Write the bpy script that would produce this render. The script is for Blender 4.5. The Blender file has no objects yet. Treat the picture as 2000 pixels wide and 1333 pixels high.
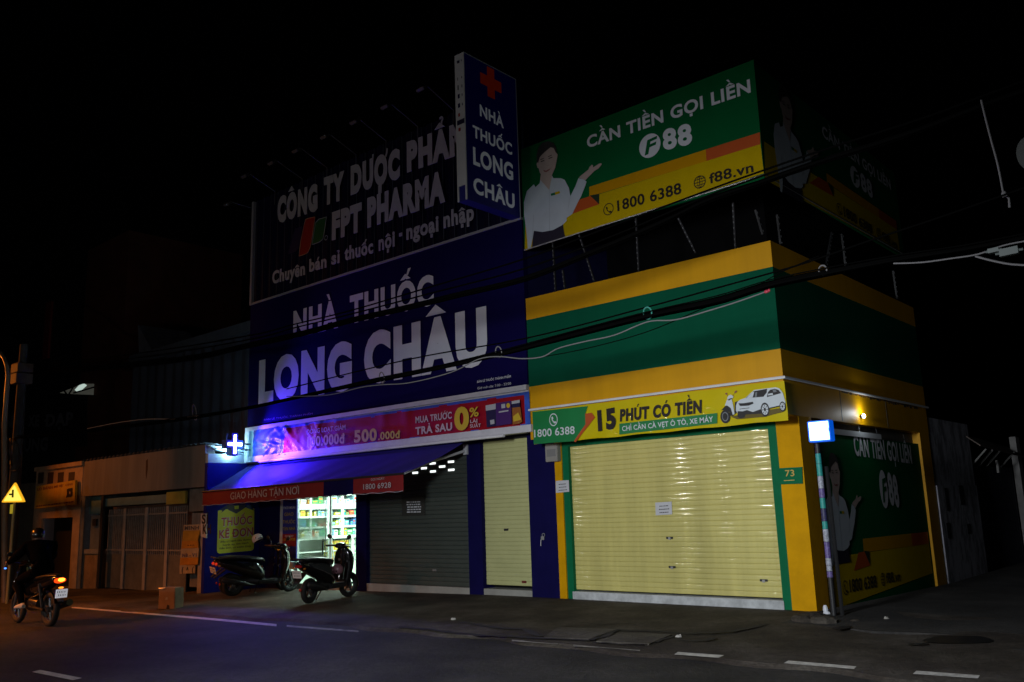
import bpy, bmesh, math, random, unicodedata
from mathutils import Vector, Matrix
random.seed(7)
S = bpy.context.scene
COL = S.collection
R = math.radians

# ---------------------------------------------------------------- camera
CAMPOS = Vector((5.1979, -11.8632, 1.55))
RIGHT = Vector((0.749898, 0.660747, -0.032652))
UP = Vector((0.150121, -0.121891, 0.981125))
FWD = Vector((-0.644296, 0.740645, 0.190598))
FPX = 1699.18
cam_d = bpy.data.cameras.new('camera')
cam = bpy.data.objects.new('camera', cam_d)
COL.objects.link(cam)
cam_d.sensor_width = 36.0
cam_d.lens = 36.0 * FPX / 2000.0
cam_d.clip_end = 500
cam_d.clip_start = 0.05
m4 = Matrix.Identity(4)
for i in range(3):
    m4[i][0], m4[i][1], m4[i][2], m4[i][3] = RIGHT[i], UP[i], -FWD[i], CAMPOS[i]
cam.matrix_world = m4
S.camera = cam

# ---------------------------------------------------------------- night sky
w = bpy.data.worlds.new('World')
S.world = w
w.use_nodes = True
nt = w.node_tree
bg = nt.nodes['Background']
sky = nt.nodes.new('ShaderNodeTexSky')
sky.sky_type = 'NISHITA'
sky.sun_disc = False
sky.sun_elevation = R(-4.0)
sky.sun_rotation = R(200)
nt.links.new(sky.outputs[0], bg.inputs[0])
bg.inputs[1].default_value = 0.004
S.view_settings.view_transform = 'Standard'
S.view_settings.look = 'None'
S.view_settings.gamma = 1.0
S.view_settings.exposure = 0.0
S.cycles.use_denoising = True
S.cycles.max_bounces = 6
S.cycles.sample_clamp_indirect = 3.0

# ---------------------------------------------------------------- lamps
def point_lamp(name, loc, power, color, radius=0.05, kind='POINT', aim=None, spot=160, blend=0.6):
    d = bpy.data.lights.new(name, kind)
    d.energy = power
    d.color = color
    d.shadow_soft_size = radius
    o = bpy.data.objects.new(name, d)
    COL.objects.link(o)
    o.location = loc
    if kind == 'SPOT':
        d.spot_size = R(spot)
        d.spot_blend = blend
    if aim is not None:
        o.rotation_euler = (Vector(aim) - Vector(loc)).to_track_quat('-Z', 'Y').to_euler()
    return o
def area_lamp(name, loc, power, color, sx, sy, aim):
    d = bpy.data.lights.new(name, 'AREA')
    d.shape = 'RECTANGLE'
    d.size, d.size_y = sx, sy
    d.energy, d.color = power, color
    o = bpy.data.objects.new(name, d)
    COL.objects.link(o)
    o.location = loc
    o.rotation_euler = (Vector(aim) - Vector(loc)).to_track_quat('-Z', 'Y').to_euler()
    return o
# soft white light of unseen shops on the near side (behind the photographer)
STREET = (1.05, -13.2, 3.4)
point_lamp('shopfront_light', STREET, 4300, (0.90, 0.95, 1.0), 0.7, 'SPOT', (-0.6, 0.0, -0.9), 84, 1.0)
# small lamps of the stalls across the road, mirrored in the glossy shutter
for i_, (lx, lz, le) in enumerate(((-9.9, 2.45, 150), (-8.4, 2.6, 35), (-7.0, 2.6, 150), (-14.3, 1.7, 40))):
    point_lamp('stall_lamp', (lx, -12.9, lz), le, (1.0, 0.97, 0.92), 0.09)
# sodium street lamp further down the road, left of the frame
SODIUM = (-25.0, -4.8, 6.0)
point_lamp('sodium_light', SODIUM, 1000, (1.0, 0.25, 0.025), 0.15, 'SPOT', (-17.0, -6.5, 0.0), 126, 0.5)
# its neighbour on the near side of the road, also outside the frame
point_lamp('sodium_light', (-16.2, -11.2, 6.2), 3600, (1.0, 0.23, 0.02), 0.15, 'SPOT', (-14.6, -7.4, 0.0), 78, 0.9)
# ceiling light of the lit shop
area_lamp('shop_ceiling_light', (-11.9, 2.3, 2.62), 210, (0.72, 1.0, 0.86), 2.6, 2.6, (-11.9, 2.3, 0))
point_lamp('shop_door_fill_light', (-10.95, 1.05, 2.45), 65, (0.75, 1.0, 0.88), 0.12)  # fill lamp added near the door to light the outside poster and ground
# LED on the fascia of the corner shop
point_lamp('wall_led_light', (0.15, 2.93, 2.97), 3.6, (0.86, 0.95, 1.0), 0.03)

# ---------------------------------------------------------------- helpers
def ray(u, v):
    return RIGHT * ((u - 1000.0) / FPX) + UP * (-(v - 666.5) / FPX) + FWD
def hitY(u, v, y):
    r = ray(u, v); return CAMPOS + r * ((y - CAMPOS.y) / r.y)
def hitX(u, v, x):
    r = ray(u, v); return CAMPOS + r * ((x - CAMPOS.x) / r.x)
def gz(x, y):
    """height of the ground"""
    b = 0.014 * min(0.0, x + 6.0)
    if y > -3.45:
        t = max(0.0, min(1.0, (y + 3.45) / 3.85))
        k = max(0.0, min(1.0, x / 1.5))
        b += -0.045 + (0.06 - 0.035 * k) * t
        if y > 0.4 and x > -0.2:
            b -= 0.022 * min(y - 0.4, 6.5)
    else:
        b -= 0.075
    return b
def hitG(u, v):
    r = ray(u, v); z = 0.0
    for _ in range(12):
        p = CAMPOS + r * ((z - CAMPOS.z) / r.z)
        z = gz(p.x, p.y)
    return p

class PlaneY:                       # a surface facing the street
    def __init__(s, y): s.y = y
    def px(s, u, v): p = hitY(u, v, s.y); return p.x, p.z
    def to3(s, a, b, off=0.0): return Vector((a, s.y - off, b))
class PlaneX:                       # a surface facing right
    def __init__(s, x): s.x = x
    def px(s, u, v): p = hitX(u, v, s.x); return p.y, p.z
    def to3(s, a, b, off=0.0): return Vector((s.x + off, a, b))
class Remap:                        # same drawing, laid on another surface
    def __init__(s, src, dst, fa, fb): s.src, s.dst, s.fa, s.fb = src, dst, fa, fb
    def px(s, u, v): return s.src.px(u, v)
    def to3(s, a, b, off=0.0): return s.dst.to3(s.fa(a), s.fb(b), off)

MATS = {}
def mat(name, col, rough=0.6, metal=0.0, var=0.0, scale=4.0, bump=0.0, bscale=40.0, coat=0.0, emit=0.0, emit_col=None, alpha=1.0, trans=0.0, streak=False, spec=0.5, crough=0.05):
    if name in MATS: return MATS[name]
    m = bpy.data.materials.new(name)
    m.use_nodes = True
    n = m.node_tree.nodes; l = m.node_tree.links
    p = n['Principled BSDF']
    p.inputs['Base Color'].default_value = (*col, 1)
    p.inputs['Roughness'].default_value = rough
    p.inputs['Metallic'].default_value = metal
    p.inputs['Coat Weight'].default_value = coat
    p.inputs['Coat Roughness'].default_value = crough
    p.inputs['Specular IOR Level'].default_value = spec
    if trans: p.inputs['Transmission Weight'].default_value = trans
    if alpha < 1: p.inputs['Alpha'].default_value = alpha
    if emit:
        p.inputs['Emission Color'].default_value = (*(emit_col or col), 1)
        p.inputs['Emission Strength'].default_value = emit
    if var or bump:
        tc = n.new('ShaderNodeTexCoord')
        mp = n.new('ShaderNodeMapping')
        l.new(tc.outputs['Object'], mp.inputs[0])
        if streak: mp.inputs['Scale'].default_value = (1, 1, 0.12)
    if var:
        nz = n.new('ShaderNodeTexNoise'); nz.inputs['Scale'].default_value = scale; nz.inputs['Detail'].default_value = 7
        nz.inputs['Roughness'].default_value = 0.65
        l.new(mp.outputs[0], nz.inputs['Vector'])
        mr = n.new('ShaderNodeMapRange')
        mr.inputs[1].default_value = 0.3; mr.inputs[2].default_value = 0.7
        mr.inputs[3].default_value = 1 - var; mr.inputs[4].default_value = 1 + var * 0.6
        l.new(nz.outputs[0], mr.inputs[0])
        mx = n.new('ShaderNodeMix'); mx.data_type = 'RGBA'; mx.blend_type = 'MULTIPLY'; mx.inputs[0].default_value = 1
        mx.inputs[6].default_value = (*col, 1)
        l.new(mr.outputs[0], mx.inputs[7])
        l.new(mx.outputs[2], p.inputs['Base Color'])
    if bump:
        nb = n.new('ShaderNodeTexNoise'); nb.inputs['Scale'].default_value = bscale; nb.inputs['Detail'].default_value = 5
        l.new(tc.outputs['Object'], nb.inputs['Vector'])
        bp = n.new('ShaderNodeBump'); bp.inputs['Strength'].default_value = bump; bp.inputs['Distance'].default_value = 0.02
        l.new(nb.outputs[0], bp.inputs['Height'])
        l.new(bp.outputs[0], p.inputs['Normal'])
    MATS[name] = m
    return m

class B:
    """collects faces, builds ONE mesh object"""
    def __init__(s, lp=None): s.bm = bmesh.new(); s.mats = []; s.lp = lp
    def mi(s, m):
        if m is None: return 0
        if m not in s.mats: s.mats.append(m)
        return s.mats.index(m)
    def poly(s, pts, m=None):
        f = s.bm.faces.new([s.bm.verts.new(p) for p in pts]); f.material_index = s.mi(m); return f
    def box(s, lo, hi, m=None):
        x0, y0, z0 = lo; x1, y1, z1 = hi
        v = [s.bm.verts.new(p) for p in ((x0,y0,z0),(x1,y0,z0),(x1,y1,z0),(x0,y1,z0),(x0,y0,z1),(x1,y0,z1),(x1,y1,z1),(x0,y1,z1))]
        k = s.mi(m)
        for q in ((0,3,2,1),(4,5,6,7),(0,1,5,4),(1,2,6,5),(2,3,7,6),(3,0,4,7)):
            s.bm.faces.new([v[i] for i in q]).material_index = k
        return s
    def obox(s, c, half, ex, ey, ez, m=None):
        c = Vector(c); k = s.mi(m)
        v = [s.bm.verts.new(c + ex*half[0]*a + ey*half[1]*b + ez*half[2]*d) for d in (-1,1) for a, b in ((-1,-1),(1,-1),(1,1),(-1,1))]
        for q in ((0,3,2,1),(4,5,6,7),(0,1,5,4),(1,2,6,5),(2,3,7,6),(3,0,4,7)):
            s.bm.faces.new([v[i] for i in q]).material_index = k
        return s
    def slab(s, quad, d, m=None):
        """a quad (4 points) thickened by vector d"""
        a = [Vector(p) for p in quad]; b = [p + Vector(d) for p in a]; k = s.mi(m); n = len(a)
        va = [s.bm.verts.new(p) for p in a]; vb = [s.bm.verts.new(p) for p in b]
        s.bm.faces.new(va).material_index = k
        s.bm.faces.new(vb[::-1]).material_index = k
        for i in range(n):
            s.bm.faces.new([va[i], vb[i], vb[(i+1) % n], va[(i+1) % n]]).material_index = k
        return s
    def ring_loft(s, rings, m=None, cap=True, closed=False):
        k = s.mi(m)
        vr = [[s.bm.verts.new(p) for p in r] for r in rings]
        n = len(vr[0])
        for i in range(len(vr) - (0 if closed else 1)):
            a, b = vr[i], vr[(i+1) % len(vr)]
            for j in range(n):
                s.bm.faces.new([a[j], a[(j+1) % n], b[(j+1) % n], b[j]]).material_index = k
        if cap and not closed:
            s.bm.faces.new(vr[0][::-1]).material_index = k
            s.bm.faces.new(vr[-1]).material_index = k
        return s
    def tube(s, pts, r, m=None, n=8, cap=True):
        pts = [Vector(p) for p in pts]
        rr = r if isinstance(r, (list, tuple)) else [r] * len(pts)
        rings = []; prev = None
        for i, p in enumerate(pts):
            t = (pts[min(i+1, len(pts)-1)] - pts[max(i-1, 0)]).normalized()
            if prev is None:
                a = t.orthogonal().normalized()
            else:
                a = (prev - t * prev.dot(t)).normalized()
            prev = a; b = t.cross(a)
            rings.append([p + (a*math.cos(2*math.pi*j/n) + b*math.sin(2*math.pi*j/n)) * rr[i] for j in range(n)])
        return s.ring_loft(rings, m, cap)
    def torus(s, c, axis, R0, r, m=None, n=24, k=8):
        axis = Vector(axis).normalized(); a = axis.orthogonal().normalized(); b = axis.cross(a); c = Vector(c)
        rings = []
        for i in range(n):
            d = a*math.cos(2*math.pi*i/n) + b*math.sin(2*math.pi*i/n)
            rings.append([c + d*(R0 + r*math.cos(2*math.pi*j/k)) + axis*(r*math.sin(2*math.pi*j/k)) for j in range(k)])
        return s.ring_loft(rings, m, closed=True)
    def ell(s, c, rx, ry, rz, m=None, n=14, k=9, M=None):
        c = Vector(c); rings = []
        for i in range(1, k):
            th = math.pi * i / k
            rr = []
            for j in range(n):
                ph = 2*math.pi*j/n
                p = Vector((rx*math.sin(th)*math.cos(ph), ry*math.sin(th)*math.sin(ph), rz*math.cos(th)))
                rr.append(c + (M @ p if M else p))
            rings.append(rr)
        return s.ring_loft(rings, m)
    def grid(s, f, nu, nv, m=None):
        k = s.mi(m)
        v = [[s.bm.verts.new(f(i/nu, j/nv)) for j in range(nv+1)] for i in range(nu+1)]
        for i in range(nu):
            for j in range(nv):
                s.bm.faces.new([v[i][j], v[i+1][j], v[i+1][j+1], v[i][j+1]]).material_index = k
        return s
    # flat artwork on a plane, corners given as picture points
    def art(s, pl, pix, m, off=0.003):
        f = s.poly([pl.to3(*pl.px(u, v), off) for u, v in pix], m)
        return s
    def disc(s, pl, u, v, ur, m, off=0.003, inner=0.0, asp=1.0, n=28):
        ca, cb = pl.px(u, v); ea, eb = pl.px(u + ur, v); r = abs(ea - ca); k = s.mi(m)
        P = lambda rr, t: pl.to3(ca + rr*math.cos(t), cb + rr*asp*math.sin(t), off)
        if inner <= 0:
            s.poly([P(r, 2*math.pi*i/n) for i in range(n)], m)
        else:
            for i in range(n):
                t0, t1 = 2*math.pi*i/n, 2*math.pi*(i+1)/n
                s.poly([P(r, t0), P(r, t1), P(r*inner, t1), P(r*inner, t0)], m)
        return s
    def build(s, name, m=None, parent=None, smooth=False, bevel=0.0):
        if s.lp is not None:
            if not len(s.bm.faces): return None
            name = 'printed_symbol'
        if m is not None and not s.mats: s.mats = [m]
        if bevel:
            bmesh.ops.bevel(s.bm, geom=[e for e in s.bm.edges], offset=bevel, segments=2, affect='EDGES', clamp_overlap=True)
        bmesh.ops.recalc_face_normals(s.bm, faces=s.bm.faces)
        a = parent
        while a is not None and not a.get('_inv'): a = a.parent
        if a is not None:
            bmesh.ops.translate(s.bm, verts=s.bm.verts, vec=-Vector(a['_inv']))
        me = bpy.data.meshes.new(name)
        s.bm.to_mesh(me); s.bm.free()
        for q in s.mats: me.materials.append(q)
        if smooth:
            for p in me.polygons: p.use_smooth = True
            try: me.set_sharp_from_angle(angle=R(45))
            except Exception: pass
        o = bpy.data.objects.new(name, me)
        COL.objects.link(o)
        if parent is not None: o.parent = parent
        return o

def tag(o, label, cat, group=None):
    o['label'] = label; o['category'] = cat
    if group: o['group'] = group
    return o
def struct(o):
    o['kind'] = 'structure'; return o
def thing(name, label, cat, loc=(0, 0, 0), group=None, world=True):
    """an Empty at the base of a thing; with world=True its parts are modelled in world coordinates"""
    o = bpy.data.objects.new(name, None)
    o.empty_display_size = 0.1
    COL.objects.link(o)
    o.location = loc
    if world and any(loc): o['_inv'] = tuple(loc)
    return tag(o, label, cat, group)

# ---------------------------------------------------------------- lettering (built-in font; accents drawn here)
GL = {}
def _raw(txt, off):
    c = bpy.data.curves.new('t', 'FONT'); c.body = txt; c.offset = off; c.resolution_u = 4; c.fill_mode = 'FRONT'
    o = bpy.data.objects.new('t', c); COL.objects.link(o)
    dg = bpy.context.evaluated_depsgraph_get()
    me = bpy.data.meshes.new_from_object(o.evaluated_get(dg))
    vs = [(v.co.x, v.co.y) for v in me.vertices]; fs = [tuple(p.vertices) for p in me.polygons]
    bpy.data.meshes.remove(me); bpy.data.objects.remove(o); bpy.data.curves.remove(c)
    return vs, fs
_HH = None
def glyph(ch, off):
    global _HH
    k = (ch, round(off, 4))
    if k in GL: return GL[k]
    wd = lambda t: (lambda v: max(p[0] for p in v) - min(p[0] for p in v))(_raw(t, 0)[0])
    if _HH is None: _HH = wd('HH')
    adv = wd('H' + ch + 'H') - _HH
    vs, fs = _raw(ch, off) if ch != ' ' else ([], [])
    GL[k] = (vs, fs, adv)
    return GL[k]
def layout(txt, off, track=0.0):
    """list of (verts, faces) in em units"""
    out = []; x = 0.0; st = 0.095 + 1.6*off
    for ch in txt:
        d = unicodedata.normalize('NFD', ch); base, marks = d[0], list(d[1:])
        if base == 'Đ': base = 'D'; marks.append('bar')
        if base == 'đ': base = 'd'; marks.append('lbar')
        if base == 'i' and any(q in marks for q in '\u0300\u0301\u0303\u0309'): base = 'ı'
        vs, fs, adv = glyph(base, off)
        adv += 2*off*0.7 + track
        out.append(([(a + x + off*0.7, b) for a, b in vs], fs))
        if marks and vs:
            x0 = min(p[0] for p in vs) + x; x1 = max(p[0] for p in vs) + x; y1 = max(p[1] for p in vs); y0 = min(p[1] for p in vs)
            cx = (x0 + x1)/2; g = 0.035
            q = []
            circ = '\u0302' in marks
            if circ:
                h = 0.15; wv = 0.19 + off
                q.append([(cx-wv, y1+g), (cx-wv+st*1.1, y1+g), (cx, y1+g+h-st*0.75), (cx, y1+g+h)])
                q.append([(cx, y1+g+h), (cx, y1+g+h-st*0.75), (cx+wv-st*1.1, y1+g), (cx+wv, y1+g)])
            if '\u0306' in marks:
                q.append([(cx-.17, y1+g+.13), (cx-.09, y1+g), (cx+.09, y1+g), (cx+.17, y1+g+.13), (cx+.06, y1+g+.07), (cx-.06, y1+g+.07)])
            bx, by = (cx + 0.10, y1 + g + 0.10) if circ else (cx, y1 + g)
            if '\u0301' in marks: q.append([(bx-.06, by), (bx+.02, by), (bx+.15, by+.17), (bx+.03, by+.17)])
            if '\u0300' in marks:
                bx2 = cx - 0.02 if circ else cx; by2 = by + (0.08 if circ else 0)
                q.append([(bx2+.06, by2), (bx2-.02, by2), (bx2-.15, by2+.17), (bx2-.03, by2+.17)])
            if '\u0303' in marks:
                q.append([(bx-.16, by+.02), (bx-.06, by+.13), (bx+.06, by+.07), (bx+.10, by+.14), (bx+.17, by+.14), (bx+.07, by), (bx-.06, by+.05), (bx-.10, by+.02)])
            if '\u0309' in marks:
                q.append([(bx-.03, by), (bx+.045, by), (bx+.045, by+.05), (bx+.10, by+.10), (bx+.09, by+.17), (bx, by+.205), (bx-.09, by+.18), (bx-.09, by+.125), (bx, by+.145), (bx+.03, by+.125), (bx-.03, by+.06)])
            if '\u0323' in marks: q.append([(cx-st*.55, -.07-st*1.1), (cx+st*.55, -.07-st*1.1), (cx+st*.55, -.07), (cx-st*.55, -.07)])
            if '\u031b' in marks: q.append([(x1-.10, y1-.10), (x1-.02, y1-.13), (x1+.07, y1-.02), (x1+.08, y1+.10), (x1-.0, y1+.10), (x1-.02, y1-.0)])
            if 'bar' in marks: q.append([(x0-.09, .34-st*.45), (x0+.26, .34-st*.45), (x0+.26, .34+st*.45), (x0-.09, .34+st*.45)])
            if 'lbar' in marks: q.append([(x1-.26, y1-.19), (x1+.08, y1-.19), (x1+.08, y1-.12), (x1-.26, y1-.12)])
            for poly in q:
                out.append(([(a + off*0.7 if False else a, b) for a, b in poly], [tuple(range(len(poly)))], True))
        x += adv
    return out
def text(bd, txt, pl, Lp, Rp, Tp, m, bold=0.02, off=0.004, depth=0.0, track=0.0, slant=0.0):
    """write txt on plane pl: Lp / Rp = picture points of the baseline's ends, Tp = point at cap height above Lp"""
    out_bd = bd
    if bd.lp is not None: bd = B()
    a0, b0 = pl.px(*Lp); a1, b1 = pl.px(*Rp); at, bt = pl.px(*Tp)
    lay = layout(txt, bold, track)
    xs = [p[0] for L in lay for p in L[0]]
    xa, xb = min(xs), max(xs)
    sx = (a1 - a0)/(xb - xa); sz = (bt - b0 - (b1-b0)*(at-a0)/(a1-a0))/0.682; sh = (b1 - b0)/(a1 - a0)
    k = bd.mi(m)
    for L in lay:
        o2 = off + (0.0015 if len(L) > 2 else 0)
        vv = []
        for p in L[0]:
            a = a0 + (p[0] - xa)*sx + slant*p[1]*sz
            vv.append((a, b0 + (a - a0)*sh + p[1]*sz))
        verts = [bd.bm.verts.new(pl.to3(a, b, o2)) for a, b in vv]
        faces = []
        for f in L[1]:
            try:
                nf = bd.bm.faces.new([verts[i] for i in f]); nf.material_index = k; faces.append(nf)
            except ValueError: pass
        if depth and faces:
            r = bmesh.ops.extrude_face_region(bd.bm, geom=faces)
            dv = pl.to3(0, 0, -depth) - pl.to3(0, 0, 0)
            bmesh.ops.translate(bd.bm, vec=dv, verts=[e for e in r['geom'] if isinstance(e, bmesh.types.BMVert)])
            for e in r['geom']:
                if isinstance(e, bmesh.types.BMFace): e.material_index = k
    if out_bd is not bd: bd.build('lettering', None, out_bd.lp)
    return out_bd
def cv(ox, oy, s):
    """picture point from a zoomed crop"""
    return lambda x, y: (ox + x/s, oy + y/s)
# ================================================================ setting
def ground_mat(name, c1, c2, c3, rough=0.8, scale=0.9, bump=0.5, spec=0.3):
    m = bpy.data.materials.new(name); m.use_nodes = True
    n = m.node_tree.nodes; l = m.node_tree.links; p = n['Principled BSDF']
    tc = n.new('ShaderNodeTexCoord')
    a = n.new('ShaderNodeTexNoise'); a.inputs['Scale'].default_value = scale; a.inputs['Detail'].default_value = 8; a.inputs['Roughness'].default_value = 0.62
    b = n.new('ShaderNodeTexNoise'); b.inputs['Scale'].default_value = 16; b.inputs['Detail'].default_value = 9; b.inputs['Roughness'].default_value = .75
    l.new(tc.outputs['Object'], a.inputs['Vector']); l.new(tc.outputs['Object'], b.inputs['Vector'])
    r = n.new('ShaderNodeValToRGB')
    r.color_ramp.elements[0].position = 0.33; r.color_ramp.elements[0].color = (*c1, 1)
    r.color_ramp.elements[1].position = 0.68; r.color_ramp.elements[1].color = (*c3, 1)
    e = r.color_ramp.elements.new(0.5); e.color = (*c2, 1)
    l.new(a.outputs[0], r.inputs[0])
    mr = n.new('ShaderNodeMapRange'); mr.inputs[1].default_value = .3; mr.inputs[2].default_value = .7; mr.inputs[3].default_value = .45; mr.inputs[4].default_value = 1.45
    l.new(b.outputs[0], mr.inputs[0])
    mx = n.new('ShaderNodeMix'); mx.data_type = 'RGBA'; mx.blend_type = 'MULTIPLY'; mx.inputs[0].default_value = 1
    l.new(r.outputs[0], mx.inputs[6]); l.new(mr.outputs[0], mx.inputs[7]); l.new(mx.outputs[2], p.inputs['Base Color'])
    bp = n.new('ShaderNodeBump'); bp.inputs['Strength'].default_value = bump; bp.inputs['Distance'].default_value = 0.06
    l.new(b.outputs[0], bp.inputs['Height']); l.new(bp.outputs[0], p.inputs['Normal'])
    p.inputs['Roughness'].default_value = rough; p.inputs['Specular IOR Level'].default_value = spec
    return m
asphalt = ground_mat('asphalt', (.014, .0135, .013), (.030, .0285, .027), (.052, .048, .044), 0.8, 0.75, 0.6)
paving = ground_mat('old_concrete', (.018, .013, .010), (.050, .040, .031), (.105, .092, .077), 0.85, 0.8, 0.6)
dirt = ground_mat('dirt_ground', (.018, .017, .016), (.035, .033, .032), (.062, .058, .054), 0.9, 0.7, 0.6)
crackm = mat('crack_dirt', (.012, .010, .008), 0.95)
paint_w = mat('road_paint', (.62, .60, .55), 0.7, var=.45, scale=14)

b = B(); b.grid(lambda s, t: Vector((-75 + 150*s, -40 + 110*t, gz(-75+150*s, -40+110*t) - .06 if False else -1.2 + 0.0*s)), 2, 2)
struct(b.build('ground', dirt))
b = B()
def roadf(s, t):
    x = -60 + 100*s; y = -14.5 + 11.25*t
    return Vector((x, y, gz(x, min(y, -3.5))))
b.grid(roadf, 100, 12)
struct(b.build('road', asphalt))
# near pavement (where the photographer stands)
b = B()
def nearf(s, t):
    x = -60 + 100*s; y = -20 + 5.5*t
    return Vector((x, y, gz(x, -3.6) + 0.09))
b.grid(nearf, 50, 3)
struct(b.build('near_pavement', paving))
# far pavement with an uneven broken edge
rn = random.Random(3)
edge = {}
def edge_y(x):
    return -3.50 + 0.10*math.sin(x*1.7) * 0.6 + 0.07*math.sin(x*4.3+1) + (0.0 if x > -7 else 0.02*(x+7)*0.8)
def pavef(s, t):
    x = -45 + 57*s; y0 = edge_y(x); y = y0 + (1.0 - y0)*t
    z = gz(x, max(y, -3.44)) if y < 0.5 else gz(x, 0.4)
    if t == 0: z -= 0.07
    z += 0.010*math.sin(x*2.3 + y*1.1)*math.sin(y*2.0) * (0 if t == 0 or y > -.3 else 1)
    return Vector((x, y, z + .004))
b = B(); b.grid(pavef, 380, 26)
def ribbon(bd, pts, wd, m, dz=0.010):
    P = [hitG(*p) for p in pts]
    Q = []
    for i in range(len(P)-1):
        for k in range(5):
            q = P[i].lerp(P[i+1], k/5.0); q += Vector((rn.uniform(-.03,.03), rn.uniform(-.03,.03), 0)); Q.append(q)
    Q.append(P[-1])
    for i in range(len(Q)-1):
        d = (Q[i+1]-Q[i]).normalized(); s = Vector((-d.y, d.x, 0)) * wd * rn.uniform(.6, 1.2)
        up = lambda q: Vector((q.x, q.y, gz(q.x, q.y) + dz + .012*1))
        bd.poly([up(Q[i]-s), up(Q[i+1]-s), up(Q[i+1]+s), up(Q[i]+s)], m)
b.mi(paving)
for pts, wd in (([(905,1218),(935,1224),(965,1229),(1020,1232),(1058,1246)], .05),
                ([(780,1232),(860,1240),(905,1241),(975,1246),(1060,1250),(1150,1254),(1180,1247),(1205,1234),(1280,1236),(1350,1241),(1430,1237),(1500,1222)], .05),
                ([(1160,1258),(1210,1262),(1262,1262),(1305,1250),(1330,1243)], .035),
                ([(1320,1254),(1370,1256),(1400,1250)], .04), ([(1088,1226),(1180,1222),(1290,1218)], .02)):
    ribbon(b, pts, wd, crackm)
struct(b.build('pavement', paving))
# concrete slab lids let into the pavement
slabm = ground_mat('slab_concrete', (.055, .048, .04), (.085, .075, .063), (.12, .108, .093), 0.85, 1.5, 0.5)
for nm, pix in (('pavement_slab', [(1062,1249),(1090,1229),(1206,1233),(1150,1253)]), ('pavement_slab', [(1165,1257),(1215,1239),(1312,1244),(1268,1262)])):
    b = B(); q = [hitG(*p) for p in pix]; q = [Vector((p.x, p.y, gz(p.x, p.y) + .004)) for p in q]
    b.slab(q, (0, 0, .022), slabm); o = b.build(nm, slabm); struct(o)
# side alley
def alleyf(s, t):
    x = 0.02 + 20*s; y0 = -1.1 + .35*math.sin(x*1.3) + .2*math.sin(x*3.7); y = y0 + 37*t*t + .0
    return Vector((x, y, gz(x, y) + (.012 if t > 0 else -.02) + .012*math.sin(x*3.1)*math.sin(y*1.7)))
b = B(); b.grid(alleyf, 50, 90); struct(b.build('alley', dirt))
def ground_patch(name, pix, m, dz=.006):
    b = B(); q = [hitG(*p) for p in pix]
    b.poly([Vector((p.x, p.y, gz(p.x, p.y) + dz)) for p in q], m)
    return struct(b.build(name, m))
wet = mat('wet_dirt', (.008, .008, .009), 0.35, var=.4)
cxm, cym = 1872, 1253
ground_patch('puddle', [(cxm + 66*math.cos(a)*(1+.12*math.sin(3*a)), cym + 9*math.sin(a)*(1+.2*math.cos(2*a))) for a in [2*math.pi*i/28 for i in range(28)]], wet, .02)
ground_patch('puddle', [(1772,1261),(1810,1260),(1813,1263),(1775,1265)], wet, .02)
ground_patch('puddle', [(1618,1230),(1660,1226),(1664,1230),(1640,1235)], wet, .025)
# lane paint
ground_patch('edge_line', [(140,1186),(280,1197.5),(420,1209),(540,1220),(540,1224.5),(420,1213),(280,1200.5),(140,1188.5)], paint_w)
ground_patch('edge_line', [(0,1172),(26,1174.5),(26,1176.5),(0,1174)], paint_w)
paint_f = mat('worn_road_paint', (.30, .28, .25), 0.8, var=.7, scale=9)
ground_patch('worn_edge_line', [(1000,1256),(1090,1262.5),(1090,1265),(1000,1258.5)], paint_f)
ground_patch('worn_edge_line', [(1120,1264),(1250,1271),(1250,1273),(1120,1266)], paint_f)
ground_patch('worn_edge_line', [(560,1222),(700,1233),(700,1236),(560,1225.5)], paint_f)
for q in ([(1324,1275),(1414,1281.5),(1404,1286.5),(1317,1280)], [(1540,1292),(1673,1303.5),(1668,1308.5),(1531,1297)], [(1790,1312),(1914,1321),(1910,1327),(1783,1318)], [(78,1310),(160,1326),(142,1330),(62,1314)]):
    ground_patch('lane_dash', q, paint_w, .007)
ground_patch('lane_dash', [(-140,1282),(-40,1297),(-60,1301),(-165,1286)], paint_w, .007)
# litter
litm = mat('litter_white', (.38, .36, .33), .8)
def litter(u, v, sx, sy, lab, m=litm):
    p = hitG(u, v); b = B()
    k = random.Random(u)
    pts = [(math.cos(a)*sx*k.uniform(.6, 1), math.sin(a)*sy*k.uniform(.6, 1)) for a in [i*math.pi/4 for i in range(8)]]
    top = [Vector((p.x + a*.55 + k.uniform(-.02,.02), p.y + c*.55, p.z + .028 + k.uniform(0, .02))) for a, c in pts]
    bot = [Vector((p.x + a, p.y + c, p.z + .015)) for a, c in pts]
    b.ring_loft([bot, top], m); tag(b.build('litter', m), lab, 'litter')
litter(1326, 1247, .05, .06, 'crumpled white scrap of paper on the broken pavement before the big cream shutter')
litter(886, 1213, .05, .05, 'small white paper scrap on the pavement before the narrow cream shutter')
litter(1732, 1211, .05, .05, 'pale scrap of rubbish lying in the alley mouth')
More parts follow.
